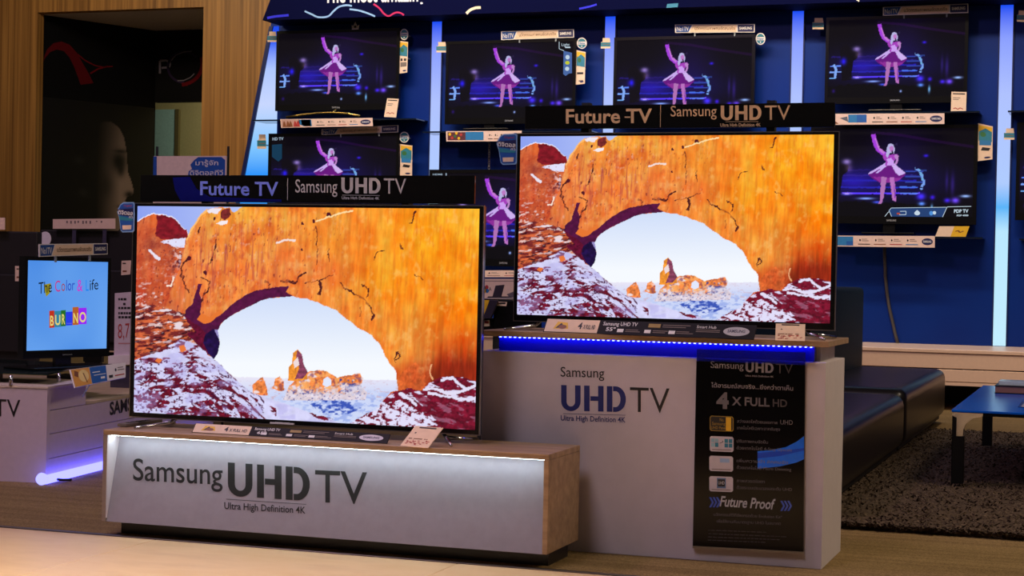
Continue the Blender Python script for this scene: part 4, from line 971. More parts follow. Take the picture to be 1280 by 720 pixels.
tv2, r2, s2 = wall_tv(S_+'upper row, with a blue ribbon graphic on its screen', (558, 52), (718.5, 154))
tv2b, r2b, s2b = wall_tv(S_+'lower row, seen between the two big televisions', (537, 212), (727, 335))
tv3, r3, s3 = wall_tv(S_+'upper row, its base behind the champagne-lettered topper', (768, 47), (942, 157))
tv4, r4, s4 = wall_tv(S_+'upper row, above the one with an icon bar', (1033, 22), (1208.5, 128))
tv5, r5, s5 = wall_tv(S_+'lower row, with an icon bar along its bottom', (1014, 157), (1220, 281))
tv6, r6, s6 = wall_tv(S_+'cut off by the right edge of the picture', (1271.5, 153), (1478, 277))
# chrome bow stand of the first, slim necks of the others
m = MB(); z = TP.hit(420, 150)[1]
pts = [TP.pt(*TP.hit(x, y), .06+.05*abs(x-418)/60) for x, y in ((364, 148), (380, 145), (400, 142.5), (418, 141.5), (436, 142.5), (455, 146))]
m.tube(pts, .012, 8); m.tube([TP.pt(*TP.hit(419, 142), .05), TP.pt(*TP.hit(419, 136), -.03)], .014, 8); m.build('bow_stand', GOLD, tv1, 'curved polished metal stand')
for t_, (x, y0, y1) in ((tv4, (1120, 127, 140)), (tv5, (1111, 280, 293)), (tv2, (611, 153, 163))):
    a = TP.hit(x, y0); b_ = TP.hit(x, y1); MB().box(TP, a[0]-.05, a[0]+.05, b_[1], a[1], -.04, -.01).box(TP, a[0]-.22, a[0]+.22, b_[1], b_[1]+.015, -.10, .09, .005).build('stand', BLACK, t_)
# on-screen graphics
def on_screen(th, name, fn): 
    m = MB(); fn(m, PxMap(TP.off(.001))); m.build(name, None, th)
def ribbon(m, q):
    m.use(glow('screen_steel_blue', (84, 116, 180), .8)).flat(q, [(704.5, 63.5), (715, 66), (715, 91.5), (711, 92), (707, 95), (704, 92.5)], .001)
    m.use(glow('screen_white', (215, 235, 250), .8)).ell(q, 709.5, 71.5, 2.6, 2.8, .0016).ell(q, 709, 86, 2.6, 2.6, .0016).use(glow('screen_yellow', (215, 220, 60), .8)).ell(q, 709.3, 78.5, 2.8, 2.3, .0016)
    m.use(glow('screen_white', (215, 235, 250), .8)).stroke(q, [(699, 52), (699, 61), (705, 63.5)], .7, .001).text(q, 'Light', 702, 57.5, 712, -3.5, n=.001).rect(q, 706.5, 58.5, 713, 60, .001)
on_screen(tv2, 'screen_graphic', ribbon)
def bar(m, q):
    m.use(glow('screen_menu_blue', (46, 74, 128), .8)).flat(q, [(1111, 262), (1115, 259.5), (1183, 258.8), (1178, 271.5), (1115, 271.8)], .001)
    m.use(glow('screen_white', (215, 235, 250), .8)).stroke(q, [(1105, 272), (1110, 265.5), (1112, 264.5), (1115, 272), (1178, 271.6), (1184, 258.6), (1214, 258)], .7, .0014).stroke(q, [(1111, 264), (1114, 260), (1183, 259)], .6, .0014)
    m.stroke(q, [(1124, 268.5), (1132.5, 268.3), (1132.5, 264), (1125, 264.2)], .7, .0016).ell(q, 1146.5, 266.5, 3.6, 2.6, .0016).flat(q, [(1144, 264.5), (1146.5, 262.5), (1149, 264.5)], .0018).ell(q, 1168, 266, 2.2, 2.2, .0016).use(glow('screen_light_blue', (90, 160, 240), .8)).ell(q, 1164, 266.5, 2.4, 2.8, .0016).use(glow('screen_red', (200, 80, 60), .8)).rect(q, 1121, 266, 1125, 268, .0018)
    m.use(glow('screen_white', (215, 235, 250), .8)).text(q, 'PDP TV', 1192.5, 266, 1210.5, -4, 265.7, weight=.03, n=.0014).text(q, 'PDP 4900', 1196, 270.4, 1210.5, -2, 270.2, weight=.03, n=.0014)
on_screen(tv5, 'screen_menu', bar)
def hd(m, q): m.use(glow('screen_pale', (170, 190, 210), .7)).text(q, 'HD TV', 340.5, 175.5, 354.5, -3.4, 175, weight=.04, n=.001).use(glow('screen_dim', (30, 70, 100), .7)).flat(q, [(340, 181), (352.5, 180), (352.5, 198), (348, 202), (340, 196)], .0008)
on_screen(tv1b, 'screen_graphic', hd)
def t2b(m, q): m.use(glow('screen_pale', (170, 190, 210), .7)).text(q, 'HDMI', 541, 219, 553, -2, weight=.03, n=.001).rect(q, 557, 216, 558.5, 219.5, .001)
on_screen(tv2b, 'screen_graphic', t2b)

# glass shelves with metal pins
GEDGE = glass('shelf_glass', (30, 46, 60))
def shelf(label, x0, x1, y, dep=.30):
    a = TP.hit(x0, y[0]); b_ = TP.hit(x1, y[1]); z = (a[1]+b_[1])/2
    th = thing('wall_shelf', label, 'shelf', ((a[0]+b_[0])/2, WY, z), 'glass shelves on the blue wall')
    MB().wbox(a[0], b_[0], WY-dep, WY-.002, z-.014, z, .002, 1).build('glass_plate', mat('dark_glass', (14, 26, 44), rough=.08, vary=.02), th)
    for f_ in (.3, .7):
        x = a[0]+(b_[0]-a[0])*f_; MB().tube([V((x, WY-.26, z-.05)), V((x, WY-.26, z-.0145))], .006, 8).tube([V((x, WY-.26, z-.04)), V((x, WY-.002, z-.04))], .006, 8).build('bracket', CHROME, th)
shelf('glass shelf under the upper television beside the slanted light box', 324, 527, (149.6, 151))
shelf('glass shelf under the upper television with a ribbon graphic', 535, 745, (165, 165))
shelf('glass shelf under the upper right television', 1030, 1226, (141.6, 141.4))
shelf('glass shelf under the television with an icon bar', 1008, 1230, (295.5, 295.5))
shelf('glass shelf at the right edge of the wall, above the cut-off television', 1261, 1480, (141, 137))
shelf('glass shelf at the right edge of the wall, below the cut-off television', 1275, 1480, (300, 300))

# "No.1" topper strips
def topper(label, TL, TR, BR, BL, pl, n=.02, parent=None):
    q = Quad(pl, TL, TR, BR, BL)
    th = thing('topper_sign', label, 'label strip', q.pt(.5, 0), 'No1 TV topper strips')
    MB().prism(q, [(0, 0), (1, 0), (1, 1), (0, 1)], -.006, 0).build('board', WHITE, th)
    m = MB().use(mat('no_one_blue', (24, 74, 150), rough=.4)).flat(q, [(.015, .07), (.17, .07), (.215, .93), (.015, .93)], .001)
    m.use(CREAM).flat(q, [(.185, .07), (.775, .07), (.775, .93), (.23, .93)], .001)
    m.use(NAVY).rect(q, .79, .08, .99, .92, .001).build('print', None, th)
    t_ = MB().use(WINK).text(q, 'No1TV', .025, .22, .175, .5, n=.0022, weight=.012).text(q, 'SAMSUNG', .81, .36, .965, .3, n=.0022, weight=.03)
    t_.build('lettering', None, th, 'white lettering')
    MB().use(mat('brown_ink', (110, 80, 50))).text(q, 'นวัตกรรมภาพคมชัดสมจริง', .25, .34, .755, .34, n=.0022, weight=.012).build('lettering', None, th, 'brown lettering on cream')
    t = MB()
    for f_ in (.25, .75): t.box(pl, q.pt(f_, 0).dot(pl.U)-pl.O.dot(pl.U)-.006, q.pt(f_, 0).dot(pl.U)-pl.O.dot(pl.U)+.006, q.pt(f_, 0).dot(pl.W)-pl.O.dot(pl.W)-.03, q.pt(f_, .4).dot(pl.W)-pl.O.dot(pl.W), -.012, -.0065)
    t.build('clip', ACRYLIC, th)
    return th
T_ = TP.off(.018)
topper('No1 TV topper strip on the television with a ribbon graphic', (626.3, 39.2), (717.2, 36.3), (717.5, 46.8), (626.5, 50), T_)
topper('No1 TV topper strip on the television left of the upper right one', (843.6, 30.7), (943.5, 30), (943.3, 40.5), (843.8, 41), T_)
topper('No1 TV topper strip on the upper right television', (1103.5, 8.8), (1210.3, 4.4), (1210.4, 16), (1103.6, 19.6), T_)
topper('No1 TV topper strip on the lower television behind the front sign', (402, 161.5), (497.8, 156.3), (497.6, 165.3), (402, 168.5), T_)

# spec strips on the shelf fronts
def shelf_strip(label, TL, TR, BR, BL, pl, pic):
    q = Quad(pl, TL, TR, BR, BL)
    th = thing('shelf_strip', label, 'label strip', q.pt(.5, 0), 'spec strips on the shelf fronts')
    MB().prism(q, [(0, 0), (1, 0), (1, 1), (0, 1)], -.005, 0).build('board', mat('pinkish_card', (226, 196, 184), rough=.5), th)
    m = MB()
    if pic == 'flowers':
        m.use(mat('plum_print', (90, 40, 50))).rect(q, .02, .12, .26, .9, .001)
        for a, b_, c in ((.05, .7, YELLOW), (.12, .5, GREEN), (.17, .3, YELLOW), (.2, .65, REDINK), (.08, .35, REDINK), (.14, .8, YELLOW)): m.use(c).ell(q, a, b_, .018, .14, .0016)
        m.use(SKYB).flat(q, [(.26, .12), (.5, .12), (.5, .92), (.26, .92)], .001); x0 = .53
    elif pic == 'people':
        m.use(mat('grey_pink_print', (190, 150, 140))).rect(q, .01, .06, .21, .94, .001)
        for a in (.04, .08, .11, .16, .19): m.use(BROWNP if a < .12 else REDINK).flat(q, [(a-.02, .1), (a+.02, .1), (a+.012, .6), (a, .8), (a-.012, .6)], .0016)
        m.use(SKYB).flat(q, [(.23, .3), (.26, .14), (.33, .12), (.33, .92), (.23, .92)], .001); m.flat(q, [(.20, .4), (.25, .14), (.34, .12), (.34, .9), (.2, .9)], .001); x0 = .36
    elif pic == 'road':
        m.use(mat('steel_print', (90, 96, 110))).flat(q, [(.04, .6), (.11, .75), (.12, .25)], .001).use(BROWNP).flat(q, [(0, .3), (.03, .1), (0, .08)], .001)
        m.use(SKYB).rect(q, .12, .2, .29, .92, .001).use(mat('bright_sky_print', (20, 90, 170))).rect(q, .2, .2, .29, .92, .0014); x0 = .31
    else:
        m.use(SKYB).rect(q, .0, .1, .17, .92, .001).use(mat('bright_sky_print', (20, 90, 170))).rect(q, .1, .1, .17, .5, .0014); x0 = .19
    w_ = .84-x0
    for k, c in enumerate((INK, BROWNP, REDINK, SKYB)):
        a = x0+.03+w_*k*.25; m.use(c).rect(q, a, .2, a+w_*.19, .27, .001).use(INK).ell(q, a+.02, .6, .008, .1, .001).use(GREYINK).rect(q, a+.04, .52, a+w_*.17, .57, .001).rect(q, a+.04, .66, a+w_*.14, .71, .001)
    m.build('print', None, th)
    MB().use(NAVY).ell(q, .925, .5, .055, .3, .001).use(WINK).text(q, 'SAMSUNG', .885, .42, .965, .18, n=.002, weight=.02).build('logo', None, th, 'dark blue oval logo')
    return th
SP = PY(WY-.32)
shelf_strip('shelf spec strip with a people picture, below the bow-stand television', (350.3, 149), (465.5, 147.3), (466, 157.5), (351.5, 159.8), SP, 'people')
shelf_strip('shelf spec strip with a flower picture, below the ribbon-graphic television', (557.6, 164), (652, 163.4), (652, 176.5), (557.8, 176.8), SP, 'flowers')
shelf_strip('shelf spec strip with a grey wedge picture, between the two right-hand televisions', (1044.3, 142.2), (1180.5, 141.6), (1180.5, 155), (1044.3, 156), SP, 'road')
shelf_strip('shelf spec strip with a blue end, below the icon-bar television', (1046, 294.5), (1168.5, 295), (1168.5, 309.5), (1046, 308), SP, 'blue')
shelf_strip('pale spec strip in the gap between the two big televisions', (560, 338), (690, 338), (690, 346.5), (560, 346.5), SP, 'blue')

# round stickers, side tags, corner tags and price cards
def arm(th, x, y):
    u, w = TP.hit(x, y); MB().box(TP, u-.006, u+.006, w-.006, w+.006, -(WY-TY)+.0165, -.0155).build('wall_arm', ACRYLIC, th)
def sticker(label, x, y, rx, ry):
    th = thing('round_sign', label, 'sticker', TP.pt(*TP.hit(x, y+ry)), 'round New stickers'); q = PxMap(TP.off(-.01))
    k = 24; C_ = lambda f_: [(x+rx*f_*math.cos(2*math.pi*i/k), y+ry*f_*math.sin(2*math.pi*i/k)) for i in range(k)]
    MB().prism(q, C_(1), -.003, 0).build('disc', WHITE, th)
    m = MB().use(TEAL).flat(q, C_(.84), .001).build('print', None, th)
    MB().use(WHITE).rect(q, x-rx*.86, y-ry*.28, x+rx*.86, y+ry*.25, .0016).flat(q, [(x-1, y+ry*.45), (x+1, y+ry*.45), (x, y+ry*.75)], .0016).use(SKYB).text(q, 'New', x-rx*.7, y+ry*.17, x+rx*.7, -ry*.36, n=.002, weight=.03).build('lettering', None, th); arm(th, x, y)
sticker('round New sticker at the top right corner of the bow-stand television', 505.2, 43, 5.2, 7)
sticker('round New sticker beside the lower television behind the front sign', 505.3, 171.5, 6, 6.8)
sticker('round New sticker at the top right corner of the ribbon-graphic television', 727.3, 54, 6.2, 7)
sticker('round New sticker beside the television left of the upper right one', 950.7, 48.5, 6, 7.5)
def side_tag(label, TL, TR, BR, BL, v):
    q = Quad(TP.off(-.012), TL, TR, BR, BL)
    th = thing('side_sign', label, 'tag', q.pt(.5, 0), 'tall tags on television sides')
    MB().prism(q, [(0, 0), (1, 0), (1, 1), (0, 1)], -.003, 0).build('card', CREAM, th)
    m = MB().use(YELLOW).rect(q, .05, .72, .95, .96).use(TEAL).flat(q, [(.05, .55), (.95, .52), (.95, .82), (.5, .9), (.05, .78)], .0012).use(GREEN).ell(q, .35, .72, .2, .07, .0016).use(INK)
    if v == 0: m.rect(q, .15, .38, .4, .46, .0012).rect(q, .55, .38, .85, .46, .0012).use(GREYINK).rect(q, .15, .2, .9, .34, .0012)
    elif v == 1: m.use(SKYB).rect(q, .1, .42, .9, .56, .0014).use(INK).flat(q, [(.2, .28), (.75, .26), (.85, .34), (.3, .37)], .0012)
    else: m.rect(q, .1, .30, .8, .36, .0012).use(GREYINK).rect(q, .3, .08, .8, .12, .0012)
    m.use(NAVY).ell(q, .65, .07, .22, .025, .0014).build('print', None, th); arm(th, (TL[0]+TR[0])/2, (TL[1]+BL[1])/2)
side_tag('tall side tag right of the bow-stand television', (499.5, 51), (510, 52.5), (509, 90.5), (499, 92), 0)
side_tag('tall side tag right of the lower television behind the front sign', (500.3, 180), (515.3, 182), (515, 219.5), (500, 219.5), 1)
side_tag('tall side tag right of the ribbon-graphic television', (720.5, 62.5), (732, 65), (731, 104.5), (720, 106), 2)
side_tag('tall side tag right of the icon-bar television', (1222.5, 154), (1241, 158), (1240.5, 199), (1222.3, 201.5), 1)
def corner(label, x, y, w=10, h=11):
    th = thing('corner_sign', label, 'tag', TP.pt(*TP.hit(x, y+h/2)), 'small two-part corner tags'); q = PxMap(TP.off(-.012))
    MB().prism(q, [(x-w/2, y+h/2), (x-w/2, y-h*.1), (x-w*.32, y-h*.12), (x-w*.3, y-h/2), (x+w*.42, y-h/2), (x+w/2, y), (x+w/2, y+h/2)], -.003, 0).build('card', CREAM, th)
    MB().use(TEAL).rect(q, x-w/2, y+h*.32, x+w/2, y-h*.08).use(GREYINK).rect(q, x-w*.3, y+h*.1, x+w*.4, y+h*.16, .0014).build('print', None, th); arm(th, x, y+h*.2)
corner('small two-part tag at the top left corner of the bow-stand television', 340, 46, 11, 13)
corner('small two-part tag at the top left corner of the ribbon-graphic television', 551.5, 59, 12, 13)
corner('small two-part tag on the light strip left of the television beside it', 757, 54, 12, 13)
corner('small two-part tag at the top left corner of the upper right television', 1022.5, 29.5, 14, 14)
corner('small two-part tag on the right light strip beside the cut-off television', 1261.5, 167.5, 13, 14)
corner('small two-part tag at the top right corner of the picture', 1277, 20, 12, 14)
corner('small two-part tag on the slanted light box', 327, 177, 11, 18)
def wall_card(label, TL, TR, BR, BL, pl=TP.off(.03), halves=None):
    q = Quad(pl, TL, TR, BR, BL); th = thing('price_card', label, 'price card', q.pt(.5, 0), 'price cards on the wall televisions')
    MB().prism(q, [(0, 0), (1, 0), (1, 1), (0, 1)], -.003, 0).build('card', CREAM, th)
    m = MB()
    if halves: m.use(YELLOW).rect(q, .5, .0, 1, 1).use(BROWNP).stroke(q, [(.6, .5), (.68, .6), (.76, .4), (.86, .55)], .06, .0014)
    else: m.use(INK).rect(q, .1, .88, .9, .93).use(GREYINK).rect(q, .12, .7, .6, .73).rect(q, .12, .62, .5, .65).use(REDINK).stroke(q, [(.15, .2), (.3, .24), (.45, .18), (.6, .25), (.8, .2)], .04)
    m.build('print', None, th)
wall_card('cream price card at the bottom right corner of the bow-stand television', (484, 122.8), (498.4, 123.6), (495, 147), (480, 146))
wall_card('cream price card at the bottom right corner of the upper right television', (1189.3, 114.5), (1208.2, 115), (1207.5, 142), (1188.5, 141))
wall_card('half yellow card lying on the shelf under the icon-bar television', (1174, 282.8), (1212, 282.8), (1207, 296), (1169, 295.6), TP.off(.06), halves=True)

# projector bracket emblem above the first television
th = thing('emblem', 'small pale crown-shaped emblem above the bow-stand television', 'emblem', TP.pt(*TP.hit(444, 38))); q = PxMap(TP.off(.01))
MB().prism(q, [(440, 37), (448, 36.5), (449, 31), (446.5, 32.5), (444, 27), (441.5, 32.5), (439.5, 31)], -.004, 0).build('plate', mat('pale_emblem', (190, 180, 180), rough=.4), th)
MB().use(INK).ell(q, 444, 33.5, 1.6, 1.6).build('print', None, th)
# cable below
kp = [WP.pt(*WP.hit(x, y), n_) for x, y, n_ in ((1106.5, 309, .05), (1106.5, 325, .03), (1107, 345, .02), (1109, 365, .02), (1112, 385, .02), (1116, 402, .02), (1119.5, 418, .02), (1123, 430, .03))]
tag(MB().tube(kp, .014, 8).build('power_cable', mat('grey_cable', (70, 66, 66), rough=.5)), 'grey power cable hanging down the blue wall below the icon-bar television', 'cable')
# chain under the ribbon television's shelf
kc = [TP.pt(*TP.hit(x, y), -.02) for x, y in ((610.8, 178), (610.3, 190), (610.3, 211))]
ch_ = MB()
a, b_ = kc[0], kc[-1]
for k in range(11):
    c = a.lerp(b_, (k+.5)/11); r_ = .012
    ring = [c+V((r_*.6*math.cos(t), 0 if k % 2 else r_*.5*math.cos(t), r_*1.3*math.sin(t))) for t in [i*math.pi/4 for i in range(9)]]
    ch_.tube(ring, .003, 5)
tag(ch_.build('hanging_chain', SILVER), 'thin metal chain hanging from the shelf above the middle television', 'chain')

# ================================================================== BETWEEN THE BIG TELEVISIONS
MY = 9.2; MP = PY(MY); q = PxMap(MP)
th = thing('side_stand', 'black glass stand behind the tall pedestal, seen between the big televisions', 'stand', (MP.hit(622, 400)[0], MY+.2, 0))
za = MP.hit(620, 374)[1]; xa = MP.hit(596, 374)[0]; xb = MP.hit(668, 374)[0]
MB().wbox(xa, xb, MY, MY+.45, za-.012, za, .002, 1).build('shelf_board', BLACK, th)
MB().wbox(xa+.02, xb-.02, MY+.03, MY+.43, 0, .05).build('base', BLACK, th)
MB().wbox(xa+.1, xb-.1, MY+.40, MY+.43, .05, za-.0125).build('back_panel', MATTE, th)
th = thing('dark_tablet', 'slim dark screen tilted back on the black stand', 'tablet', MP.pt(*MP.hit(620, 373)))
MB().prism(q, [(614.5, 371.5), (624.5, 371.5), (628.5, 356), (618.5, 357)], -.03, -.012).build('body', mat('slate_plastic', (48, 42, 56), rough=.3), th)
MB().prism(q, [(608, 372.3), (634, 372.3), (632, 370.5), (610, 370.5)], -.09, -.005).build('base', mat('slate_plastic', (48, 42, 56)), th)
th = thing('grey_device', 'grey sloping device on the black stand beside the tilted tablet', 'device', MP.pt(*MP.hit(634, 373)))
MB().prism(q, [(626, 368), (645, 360.5), (650, 361), (650, 372), (630, 372)], -.2, -.1).build('body', mat('grey_plastic', (110, 100, 108), rough=.35), th)
ms = PY(9.5); q2 = PxMap(ms)
th = thing('display_card', 'cream display card with a small rainbow logo behind the black stand', 'card', ms.pt(*ms.hit(622, 373.3)))
MB().prism(q2, [(598, 348.5), (655, 348.5), (655, 372.5), (598, 372.5)], -.01, 0).build('card', CREAM, th)
m = MB()
for (x, y), c in zip(((605, 360), (608.5, 359), (606, 363.5), (609, 363.5)), (GREEN, REDINK, YELLOW, SKYB)): m.use(c).ell(q2, x, y, 2.2, 2.6, .001)
m.use(INK).text(q2, 'A', 611, 363.5, 614.5, -4.5, n=.001); m.use(GREYINK).rect(q2, 600, 351, 650, 351.6, .001).build('print', None, th)
MB().prism(q2, [(598, 372.5), (655, 372.5), (655, 373.3), (598, 373.3)], -.06, .03).build('card_foot', ACRYLIC, th)
BK = PY(7.4); q3 = PxMap(BK)
th = thing('slanted_panel', 'dark slanted leaflet panel behind the front television edge', 'panel', BK.pt(*BK.hit(607, 410)))
MB().prism(q3, [(603.5, 398), (613, 398), (622, 376), (612, 375)], -.02, 0).build('panel', mat('slate_plastic', (48, 42, 56)), th)
MB().prism(q3, [(595, 375), (611.5, 375.2), (603, 398), (595, 398)], -.02, -.004).use(YELLOW).flat(q3, [(598, 378), (608, 378), (605, 386), (598, 386)], -.003).use(GREEN).flat(q3, [(598, 387), (604, 387), (601.5, 392), (598, 392)], -.003).build('leaflet', mat('leaflet_dark', (60, 50, 44), rough=.4), th)
MB().box(BK, BK.hit(599, 390)[0], BK.hit(603, 390)[0], .006, BK.hit(600, 398.2)[1], -.018, -.006).box(BK, BK.hit(592, 390)[0], BK.hit(610, 390)[0], 0, .006, -.028, .08).build('pole', MATTE, th)
th = thing('black_box', 'black product box with a small cream label behind the tall pedestal', 'box', BK.pt(*BK.hit(620, 414)))
c0 = BK.hit(601, 398); c1 = BK.hit(652, 376.5); cb = BK.hit(620, 415)[1]
MB().box(BK, BK.hit(614, 390)[0], c1[0], cb, c1[1], -.30, -.03, .004).build('box', mat('black_carton', (5, 5, 6), rough=.6, spec=.1), th)
MB().box(BK, BK.hit(599, 390)[0], BK.hit(613.8, 390)[0], cb, BK.hit(600, 398)[1], -.22, -.03, .004).build('side_case', mat('black_carton', (5, 5, 6)), th)
mq0 = BK.hit(607, 398)
q4 = PxMap(PY(7.429)); MB().use(CREAM).flat(q4, [(605, 400.5), (612, 400), (612, 407.5), (605, 408)], .001).use(REDINK).rect(q4, 606, 404, 611, 401.5, .002).build('label', None, th)
MB().use(CREAM).flat(q4, [(617, 377), (634, 377.6), (633, 382.5), (616, 382)], .001).use(BROWNP).rect(q4, 619, 380.5, 624, 378.5, .002).use(INK).rect(q4, 616.2, 380.2, 632, 378, .0015).build('label', None, th)
MB().box(BK, BK.hit(612, 390)[0], c1[0]+.05, 0, cb-.001, -.28, -.05).build('support', MATTE, th)

# ================================================================== LEFT DISPLAY
P0 = onZ(57, 604, 0); ha = math.radians(-8.4)
sd = V((math.sin(ha), math.cos(ha), 0)); fr = V((math.cos(ha), -math.sin(ha), 0))
side = Pl(P0, sd, (0, 0, 1)); front = Pl(P0, fr, (0, 0, 1))       # side: U into depth, N to the right; front: U right, N to viewer
H1 = side.hit(57, 483.3)[1]; H2 = side.hit(112, 499.5)[1]; step = side.hit(107.5, 490)[0]
LW = mat('white_lilac_laminate', (205, 186, 194), rough=.45, vary=.03)
th = thing('display_counter', 'white stepped display counter at the left with plank-lined side', 'display counter', P0)
W0 = 1.5; D0 = 2.2
fpn = MB().box(front, -W0, -.0, 0, H1-.012, -.03, 0).build('front_panel', LW, th)
m = MB(); zs = [0, H1*.245, H1*.5, H1*.745]
for a, b_ in zip(zs, zs[1:]): m.box(side, .0305, D0, a+.0015, b_-.0015, -.03, 0, .0015, 1)
m.box(side, .0305, step, zs[-1]+.0015, H1-.012, -.03, 0, .0015, 1)
m.build('side_panel', LW, th)
MB().box(front, -W0, .004, H1-.0115, H1, -step, .004, .001, 1).build('counter_top', mat('cream_top', (214, 196, 178), rough=.4), th)
MB().box(front, -W0, .0, zs[-1]+.0005, zs[-1]+.012, -D0, -step-.004).build('lower_top', mat('sand_stone_top', (196, 176, 140), rough=.5, vary=.15, scale=12), th)
MB().box(front, -W0, -.035, zs[-1]+.0125, H1-.012, -step-.02, -step-.002).build('step_riser', LW, th)
fq = PxMap(front); sq = PxMap(side)
MB().use(INK).text(fq, 'UHD TV', -75, 517, 25.5, -21.5, 521.5, n=.0012).build('lettering', None, fpn)
MB().use(INK).text(sq, 'SAMSUNG', 137, 518.7, 190, -15.2, 506.5, n=.0012, weight=.03).build('lettering', None, th)

# LED tube lying along its foot
th = thing('led_tube', 'glowing blue LED tube lying on the carpet along the left counter', 'LED light', P0+fr*.03)
def along(d, out, z): return P0+sd*d+fr*out+V((0, 0, z))
MB().tube([along(-.06, .028, .024), along(.6, .028, .024), along(2.15, .028, .024)], .021, 14).build('tube', glow('blue_tube', (84, 84, 255), 7.0), th)
MB().tube([along(-.10, .020, .030), along(-.085, .02, .030), along(-.061, .024, .026)], [.022, .029, .024], 14).build('end_cap', glow('pale_blue_end', (150, 150, 255), 2.0), th)
MB().tube([along(.0, .06, .02), along(.05, .062, .012), along(.12, .07, .006)], .006, 8).build('clip', MATTE, th)

# glass riser shelf with metal posts on the counter
zg = onY(40, 466.5, P0.y).z
gz = H1+.052
ga, gb, gc, gd = onZ(-30, 463.5, gz), onZ(60, 467.3, gz), onZ(112, 455, gz), onZ(-10, 448, gz)
th = thing('riser_shelf', 'dark glass riser shelf on metal posts on the left counter', 'shelf', onZ(40, 480, H1))
class GZ:
    def pt(s, a, b, n=0.): return V((a, b, gz+n))
MB().prism(GZ(), [(ga.x, ga.y), (gb.x, gb.y), (gc.x, gc.y), (gd.x, gd.y)], -.007, 0).build('glass_plate', mat('riser_glass', (24, 40, 40), rough=.06, vary=.02), th)
for x, y in ((13.5, 481.5), (73.5, 478)):
    b_ = onZ(x, y, H1); MB().tube([b_, b_+V((0, 0, gz-H1-.0075))], .0085, 10).build('post', CHROME, th)
b_ = onZ(66, 470, H1); 

# the small television
hm = math.radians(16.6)
md = V((math.sin(hm), math.cos(hm), 0))
cb_ = onZ(80, 460, gz)
mon = Pl(cb_, md, (0, 0, 1))
bT = mon.hit(84, 322); a0 = mon.hit(29.5, 400)[0]; a1 = mon.hit(137.5, 400)[0]; mz0 = mon.hit(84, 447)[1]; mz1 = mon.hit(84, 321.5)[1]
s0 = mon.hit(34, 390)[0]; s1 = mon.hit(134.3, 390)[0]; t0 = mon.hit(84, 437)[1]; t1 = mon.hit(84, 326.5)[1]
th = thing('television', 'small television with blue screen reading The Color and Life, on the left counter', 'television', cb_)
MB().box(mon, a0, s0, mz0, mz1, -.04, 0).box(mon, s1, a1, mz0, mz1, -.04, 0).box(mon, s0, s1, t1, mz1, -.04, 0).box(mon, s0, s1, mz0, t0, -.04, 0).build('bezel', BLACK, th)
MB().box(mon, a0+.02, a1-.02, mz0+.02, mz1-.02, -.07, -.012, .006).build('back_cover', MATTE, th)
def sblue(nt, b):
    v = coords(nt, (1, 1, 1)); r = ramp(nt, [(0.3, (76, 142, 232)), (0.7, (112, 172, 246))]); nt.links.new(noise(nt, v, 2.2, 1), r.inputs[0])
    b.inputs['Base Color'].default_value = (0.004, 0.004, 0.005, 1); nt.links.new(r.outputs[0], b.inputs['Emission Color']); b.inputs['Emission Strength'].default_value = .95
MB().box(mon, s0, s1, t0, t1, -.01, -.003).build('screen', node_mat('blue_screen', .15, sblue), th)
mq = PxMap(mon); G = lambda n, c: glow('pic_'+n, c, 1.0)
m = MB()
m.use(G('olive', (150, 140, 30))).flat(mq, [(55, 356), (64, 354), (63, 366), (58, 371)], -.002)
m.use(G('black', (16, 24, 36))).text(mq, 'The', 48.5, 367.5, 65, -14.2, 365, n=-.001)
m.use(G('pink', (190, 50, 130))).text(mq, 'C', 69, 364.5, 75.5, -13.6, n=-.001).use(G('red', (150, 70, 90))).text(mq, 'o', 77, 363.8, 81.5, -14, n=-.001).use(G('deepblue', (40, 70, 190))).text(mq, 'lor', 83, 363.5, 93.5, -13.5, 362.5, n=-.001)
m.use(G('magenta', (190, 60, 200))).text(mq, '&', 96.5, 364, 103.5, -14.5, n=-.001).use(G('cyan', (20, 130, 240))).text(mq, 'L', 107.5, 363.5, 111, -13.6, n=-.001).use(G('black', (16, 24, 36))).text(mq, 'ife', 112.5, 362.8, 123, -13, 361.6, n=-.001)
m.build('title_lettering', None, th)
m = MB()
for x0_, x1_, y0_, y1_, c, L in ((62, 68.2, 388.5, 410, (190, 50, 30), 'B'), (68.2, 76.5, 389, 409, (50, 130, 160), 'U'), (76.5, 82.5, 388, 408, (40, 110, 40), 'R'), (82.5, 91, 390, 407, (40, 60, 230), '_'), (91, 98.6, 384, 406.5, (180, 95, 40), 'N'), (98.6, 108.6, 385, 405.5, (150, 40, 240), 'O')):
    m.use(G('tile'+L, c)).flat(mq, [(x0_, y1_), (x1_, y1_-.5), (x1_, y0_-.5), (x0_, y0_)], -.002)
    y_ = y1_-3; m.use(G('cream', (226, 210, 120))).text(mq, L, x0_+.9, y_, x1_-.9, -(1.0 if L == '_' else 12), n=-.001, weight=.02)
m.build('puzzle_tiles', None, th)
pc = (a0+a1)/2
MB().box(mon, pc-.05, pc+.05, .012, mz0+.02, -.05, -.03).build('stand_neck', BLACK, th)
MB().box(mon, pc-.28, pc+.28, .0005, .012, -.14, .10, .005).build('stand_base', BLACK, th)
MB().use(GREYL).text(mon, 'SAMSUNG', pc-.03, mz0+.012, pc+.03, .006, n=.001).build('lettering', None, th)
topper('No1 TV topper strip on the small television with the blue screen', (49, 305.2), (134.5, 304), (134.5, 318), (49, 321), mon.off(.0135))

